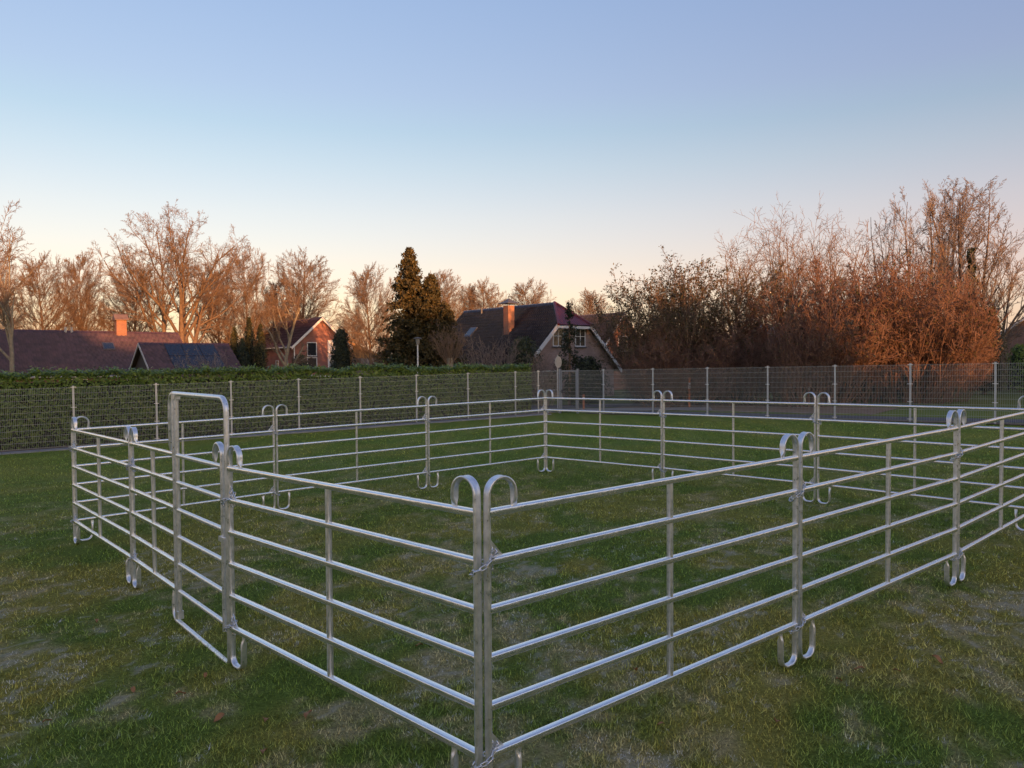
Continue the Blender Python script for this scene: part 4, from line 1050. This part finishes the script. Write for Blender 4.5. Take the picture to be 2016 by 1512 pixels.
# low bungalow on the left: its long front slope is the right-hand side seen from its far gable
RD = np.array([.8, .6]); FN = np.array([.6, -.8])
h1 = House('bungalow', 'low bungalow with wide purple-red tiled roof and brick chimney', tuple(np.array([-36.0, 54.])), RD, 11.6, 5.0, 1.83, 4.82, .3, zg=-1.0)
h1.walls(BR_BROWN); h1.deck(DARKWOOD); h1.slope(1, TILE_RED, .30, .36, stag=True); h1.slope(-1, TILE_RED, .3, .5); h1.ridge(TILE_RED)
h1.gutter(1, OFFWHITE); h1.barge(1, WHITE, 0, .04, .16); h1.barge(-1, WHITE, 0, .04, .16)
c1 = h1.block('chimney', 7.4, 8.1, -.15, .6, 4.2, 5.72, BR_ORANGE)
h1.block('chimney_slab', 7.27, 8.23, -.3, .75, 5.72, 5.78, BR_BROWN, c1)
m = MB(); m.add([h1.P(7.27, -.32, 5.78), h1.P(7.27, .77, 5.78), h1.P(8.23, .77, 5.78), h1.P(8.23, -.32, 5.78), h1.P(7.27, .2, 6.2), h1.P(8.23, .2, 6.2)], [(0, 1, 4), (1, 2, 5, 4), (2, 3, 5), (3, 0, 4, 5), (0, 3, 2, 1)])
obj('chimney_roof', m, TILE_BROWN, c1)
h1.skylight(1, 6.6, .60, .38, .17)
for u in (4.1, 4.5): obj('vent_pipe', MB().tube([h1.onslope(1, u, .96, 0), tuple(np.array(h1.onslope(1, u, .96, 0))+[0, 0, .45])], .08, 8), OFFWHITE, h1.t)
h1.window(0, .2, 1.6, 1.2, face=1, u=4.); h1.window(0, .2, 1.6, 1.2, face=1, u=8.)
# solar annex
h2 = House('annex', 'small annex with solar panels on its red tiled roof', (wx(283, 48), 48.), RD, 4.95, 3.1, 1.9, 3.64, .25, zg=-.9)
h2.walls(DARKWOOD); h2.deck(DARKWOOD); h2.slope(1, TILE_RED, .30, .36, stag=True); h2.slope(-1, TILE_RED, .3, .5); h2.ridge(TILE_RED)
h2.barge(1, OFFWHITE, 0, .04, .12); h2.barge(-1, OFFWHITE, 0, .04, .12)
SOLAR = M('solar_glass', (.006, .007, .012), (.010, .011, .018), rough=.22, scale=2, spec=.5); ALU = M('panel_frame', (.03, .03, .035), rough=.4, metal=.6)
for iu in range(3):
    for it in range(2):
        u0 = 1.15+iu*1.02; t0 = .06+it*.45
        f = obj('solar_panel', h2.slab(1, u0, u0+1.0, t0, t0+.44, .07, .105), ALU, h2.t); obj('glass', h2.slab(1, u0+.025, u0+.975, t0+.01, t0+.43, .1055, .109), SOLAR, f)
h2.block('low_wall', 5.0, 7.2, 3.2, 3.4, -.9, 1.95, DARKWOOD)
# brick gable house
D3 = 72.; h3 = House('gable_house', 'red brick house with white-trimmed gable and roller shutter', (wx(634, D3), D3), (-.6, .8), 11.7, 2.55, wz(583, 676, D3), wz(633, 626, D3), .25, zg=-.7)
h3.walls(BR_RED); h3.deck(DARKWOOD); h3.slope(-1, TILE_RED, .25, .4); h3.slope(1, TILE_RED, .25, .4); h3.ridge(TILE_RED)
h3.barge(-1, WHITE, 0, .06, .22); h3.barge(1, WHITE, 0, .06, .22); h3.gutter(-1, WHITE)
h3.window(-.95, 3.05, .95, 1.3); h3.window(-.95, 1.55, .98, 1.4, pane=DARKWOOD, sill=False)
SHUT = M('roller_shutter', (.72, .73, .74), (.66, .67, .68), rough=.5, scale=2)
h3.window(1.35, 1.55, 1.5, 3.0, pane=SHUT, sill=False)
h3.block('lintel_band', -.75, -.02, -2.4, 2.5, 1.05, 1.32, WHITE); h3.block('porch_wall', -.6, -.01, -2.2, 2.4, -.7, 1.04, BR_RED)
h3.window(0, 1.8, .8, .9, face=-1, u=2.2); h3.window(0, 1.8, .8, .9, face=-1, u=4.6); h3.block('downpipe', -.05, .03, -2.68, -2.6, -.7, 4.0, WHITE)
# timber-gabled garage
PLANK = M('sun_orange_timber', (.30, .15, .05), (.42, .23, .085), rough=.7, scale=2, stretch=(8, 8, .6)); RENDER_ = M('taupe_render', (.20, .175, .16), (.26, .23, .21), rough=.9, scale=4)  # the low sun's orange is put into the timber colour
D4 = 82.; h4 = House('garage', 'low garage with sun-orange timber gable and taupe wall behind the clipped conifer', (wx(686, D4), D4), (-.6, .8), 5., 3.9, 3.1, 4.7, .2, zg=-.7)
h4.walls(PLANK); h4.deck(LEAD); h4.slope(-1, TILE_BROWN, .3, .5); h4.slope(1, TILE_BROWN, .3, .5); h4.barge(1, PLANK, 0, .05, .2); h4.barge(-1, PLANK, 0, .05, .2)
h4.block('front_wall', -.22, -.01, .4, 3.8, -.7, 2.9, RENDER_); h4.window(-1.4, .0, 1., 2., name='door', pane=DARKWOOD, sill=False)
# far house behind the leafy shrubs
D6 = 64.; h6 = House('far_house', 'brick house with brown roof half hidden by the half-leafy shrubs', (wx(1226, D6), D6), (-.63, .77), 6.5, 3.0, 3.0, wz(1226, 617, D6), .25, zg=0.)
h6.walls(BR_ORANGE); h6.deck(DARKWOOD); h6.slope(-1, TILE_BROWN, .25, .4); h6.slope(1, TILE_BROWN, .25, .4); h6.ridge(TILE_BROWN); h6.barge(-1, WHITE, 0, .05, .16); h6.barge(1, WHITE, 0, .05, .16)
h6.window(0, 3.2, 1.1, 1.3)
# grey roofed barn at the right edge, small grey shed
D7 = 62.; h7 = House('barn', 'barn with frosty grey roof at the right picture edge', (wx(2052, D7), D7), (.77, .63), 12., 4.5, 3.3, wz(2000, 604, D7), .3, zg=.3)
h7.walls(BR_BROWN); h7.deck(OFFWHITE); h7.slope(-1, FROST_ROOF, .3, .4); h7.slope(1, FROST_ROOF, .3, .4); h7.barge(-1, WHITE, 0, .05, .16); h7.barge(1, WHITE, 0, .05, .16)
h7.window(0, 1.0, 2.4, 2.2, name='barn_door', pane=DARKWOOD, sill=False)
D8 = 52.; h8 = House('shed', 'small grey shed roof glimpsed between the bare shrubs', (wx(1490, D8), D8), (.77, .63), 4.5, 1.8, 2.6, wz(1500, 640, D8), .2, zg=.1)
h8.walls(DARKWOOD); h8.deck(DARKWOOD); h8.slope(-1, FROST_ROOF, .3, .4); h8.slope(1, FROST_ROOF, .3, .4)
h8.window(0, .6, .9, 1.9, name='door', pane=DARKWOOD, sill=False)

# ------------------------------------------------------------------ street furniture
x = wx(823, 40.5); t = thing('street_lamp', 'slim white street lamp with flat round cap above the hedge', 'street lamp', (x, 40.5, float(gz(x))))
zt = wz(823, 664, 40.5)-gz(x)
obj('pole', MB().tube([(0, 0, 0), (0, 0, 1.2), (0, 0, zt-.38)], [.055, .042, .036], 10).mesh('pole', True), WHITE, t)
ld = obj('lantern', MB().tube([(0, 0, zt-.40), (0, 0, zt-.36), (0, 0, zt-.10)], [.05, .085, .12], 12).mesh('lantern', True), M('lamp_glass', (.25, .26, .27), (.3, .3, .3), rough=.2), t)
obj('cap', MB().tube([(0, 0, zt-.10), (0, 0, zt-.07), (0, 0, zt-.03), (0, 0, zt)], [.21, .23, .16, .03], 16).mesh('cap', True), LEAD, t)
x = wx(1098, 39.); t = thing('traffic_sign', 'round traffic sign seen from behind beside the mesh gate', 'traffic sign', (x, 39., float(gz(x))), (0, 0, .9))
obj('pole', MB().tube([(0, 0, 0), (0, 0, 2.75)], .03, 8).mesh('pole', True), FPOST, t)
zc_ = wz(1098, 713, 39.)-gz(x)
obj('disc', MB().tube([(0, -.035, zc_), (0, -.05, zc_)], .30, 28), M('sign_back', (.55, .54, .5), (.42, .41, .38), rough=.6), t)
for px, D, top, lab in [(1149, 38., 776, 'short orange and white marker post right of the mesh gate'), (1357, 37.5, 742, 'orange marker post behind the fence in the middle'),
                        (1592, 36.5, 752, 'orange marker post among the lit stems')]:
    x = wx(px, D); z0 = float(gz(x)); H = wz(px, top, D)-z0; t = thing('marker_post', lab, 'marker post', (x, D, z0), (0, 0, 0), 'orange marker posts')
    obj('shaft', MB().box(-.045, .045, -.045, .045, -.1, H*.62).box(-.045, .045, -.045, .045, H*.80, H-.02), M('orange_post', (.50, .17, .06), (.40, .13, .05), rough=.7, scale=5), t)
    obj('band', MB().box(-.047, .047, -.047, .047, H*.62, H*.80), WHITE, t)

# ------------------------------------------------------------------ fallen leaves
LEAFM = M('fallen_leaf', (.30, .125, .04), (.42, .21, .08), rough=.7, scale=9)
def fleaf():
    m = MB(); n = 6; vs_, fs = [], []
    for i in range(n+1):
        s = i/n; w = .026*math.sin(pi*min(.97, s*.95+.03))**.8; xx = (s-.5)*.10; zz = .014*math.sin(s*5)+.012
        vs_ += [(xx, -w, zz+.012), (xx, 0, zz), (xx, w, zz+.014)]
    for i in range(n): fs += [(3*i, 3*i+1, 3*i+4, 3*i+3), (3*i+1, 3*i+2, 3*i+5, 3*i+4)]
    return m.add(vs_, fs).mesh('fallen_leaf', True)
FL = fleaf(); r = random.Random(4)
LP = [(78, 1433, 'reddish fallen leaf on the grass at the lower left'), (394, 1340, 'curled tan fallen leaf below the gate sill bar'), (510, 1496, 'orange fallen leaf at the bottom edge left of the near corner'),
      (1770, 1331, 'dark red fallen leaf on the grass right of the near foot hooks'), (1530, 1436, 'rust fallen leaf at the lower right'), (250, 1370, 'brown fallen leaf left of the tan leaf below the gate'), (420, 1428, 'small brown fallen leaf at the lower left, below the tan leaf'), (345, 1378, 'brown fallen leaf just below and left of the gate sill bar'), (510, 1432, 'small brown fallen leaf above the orange leaf at the bottom edge'),
      (1850, 1310, 'brown fallen leaf farthest right on the grass'), (1695, 1328, 'brown fallen leaf left of the dark red one, below the near foot hooks'), (1655, 1350, 'brown fallen leaf nearest below the near foot hooks on the right'), (1300, 1440, 'brown fallen leaf below the right near panel, beside its spacer line'), (1250, 1330, 'brown fallen leaf seen under the lowest rail of the right near panel'), (730, 1190, 'brown fallen leaf inside the pen behind the left near panel, farther one'), (820, 1280, 'brown fallen leaf inside the pen near the near corner post'), (600, 1420, 'brown fallen leaf below the left near panel, before its lowest rail'), (180, 1230, 'brown fallen leaf farthest left, on the grass beside the pen')]
for px, py, lab in LP:
    yv = py-(715-.0065*(px-1008)); D = 2.40*FPX/yv; D = (2.291-float(gz(wx(px, D))))*FPX/yv; x = wx(px, D); s = r.uniform(.5, .95)
    o = obj('fallen_leaf', FL, LEAFM, None, (x, D, float(gz(x))+.012), (r.uniform(-.4, .4), r.uniform(-.4, .4), r.uniform(0, 6.28))); o.scale = (s, s, s)
    tag(o, lab, 'leaf', 'leaves fallen on the field')

# ------------------------------------------------------------------ distant wood and the unseen sun blocker added behind the photographer
rg = np.random.default_rng(99); n = 750; dd = rg.uniform(120, 170, n); xx = rg.uniform(-.8, .8, n)*dd
st = np.stack([xx, dd, gz(xx)-.2], -1); dr = np.stack([rg.normal(0, .12, n), rg.normal(0, .12, n), np.ones(n)], -1); ln = rg.uniform(4., 8.5, n)*(.75+.5*fbm(xx*.05, xx*0, 3))
P, R = grow(rg, st, dr, ln, np.full(n, .09), 5, .05, .05, .3); pa = [tubes(P, R, 3)]
s2 = spawn(rg, P, R, ln, 9, .2, 1., .6, .2, .4, .6, None, .03); P2, R2 = grow(rg, *s2, 3, .08, .05); pa.append(tubes(P2, np.maximum(R2, .02), 3))
obj('distant_wood', npmesh('distant_wood', *join(pa)), TWIG, kind='stuff', label='low brown far-off wood behind the houses')
# unseen tree-belt outline added to keep the low sun off the field: sun comes from s, profile runs along q
sH = np.array([math.sin(SUN_AZ), math.cos(SUN_AZ)]); qH = np.array([-sH[1], sH[0]])
m = MB(); Q = np.arange(-60, 120, .8); vs_, fs = [], []
def belt(q):  # outline shaped for the shade; the dip lets sun reach the bushes
    sg = lambda v: 1/(1+math.exp(-v))
    h = 12.3 + 2.2*sg((1.5-q)*1.2) - .6*math.exp(-((q-26.3)/1.5)**2) - 5.0*sg((q-30.0)*2.4)*sg((39.5-q)*2.4)
    h += 1.4*(float(fbm(np.array([q*.35]), np.array([0.]), 6)[0])-.5)+1.3*(float(fbm(np.array([q*1.1]), np.array([4.]), 7)[0])-.5)
    return h
for i, q in enumerate(Q):
    b = sH*60+qH*q; h = belt(q)
    for o, f in ((0, 0), (0, .6), (1.2, 1.), (4.8, .97), (6, .55), (6, 0)):
        p = b+sH*o; vs_.append((p[0], p[1], float(gz(p[0]))+f*h-.3))
for i in range(len(Q)-1):
    for k in range(5): fs.append((i*6+k, i*6+k+1, (i+1)*6+k+1, (i+1)*6+k))
m.add(vs_, fs)
obj('shade_belt', m, LEAF_DK_SOLID, kind='stuff', label='unseen sun-blocking belt added behind the photographer')
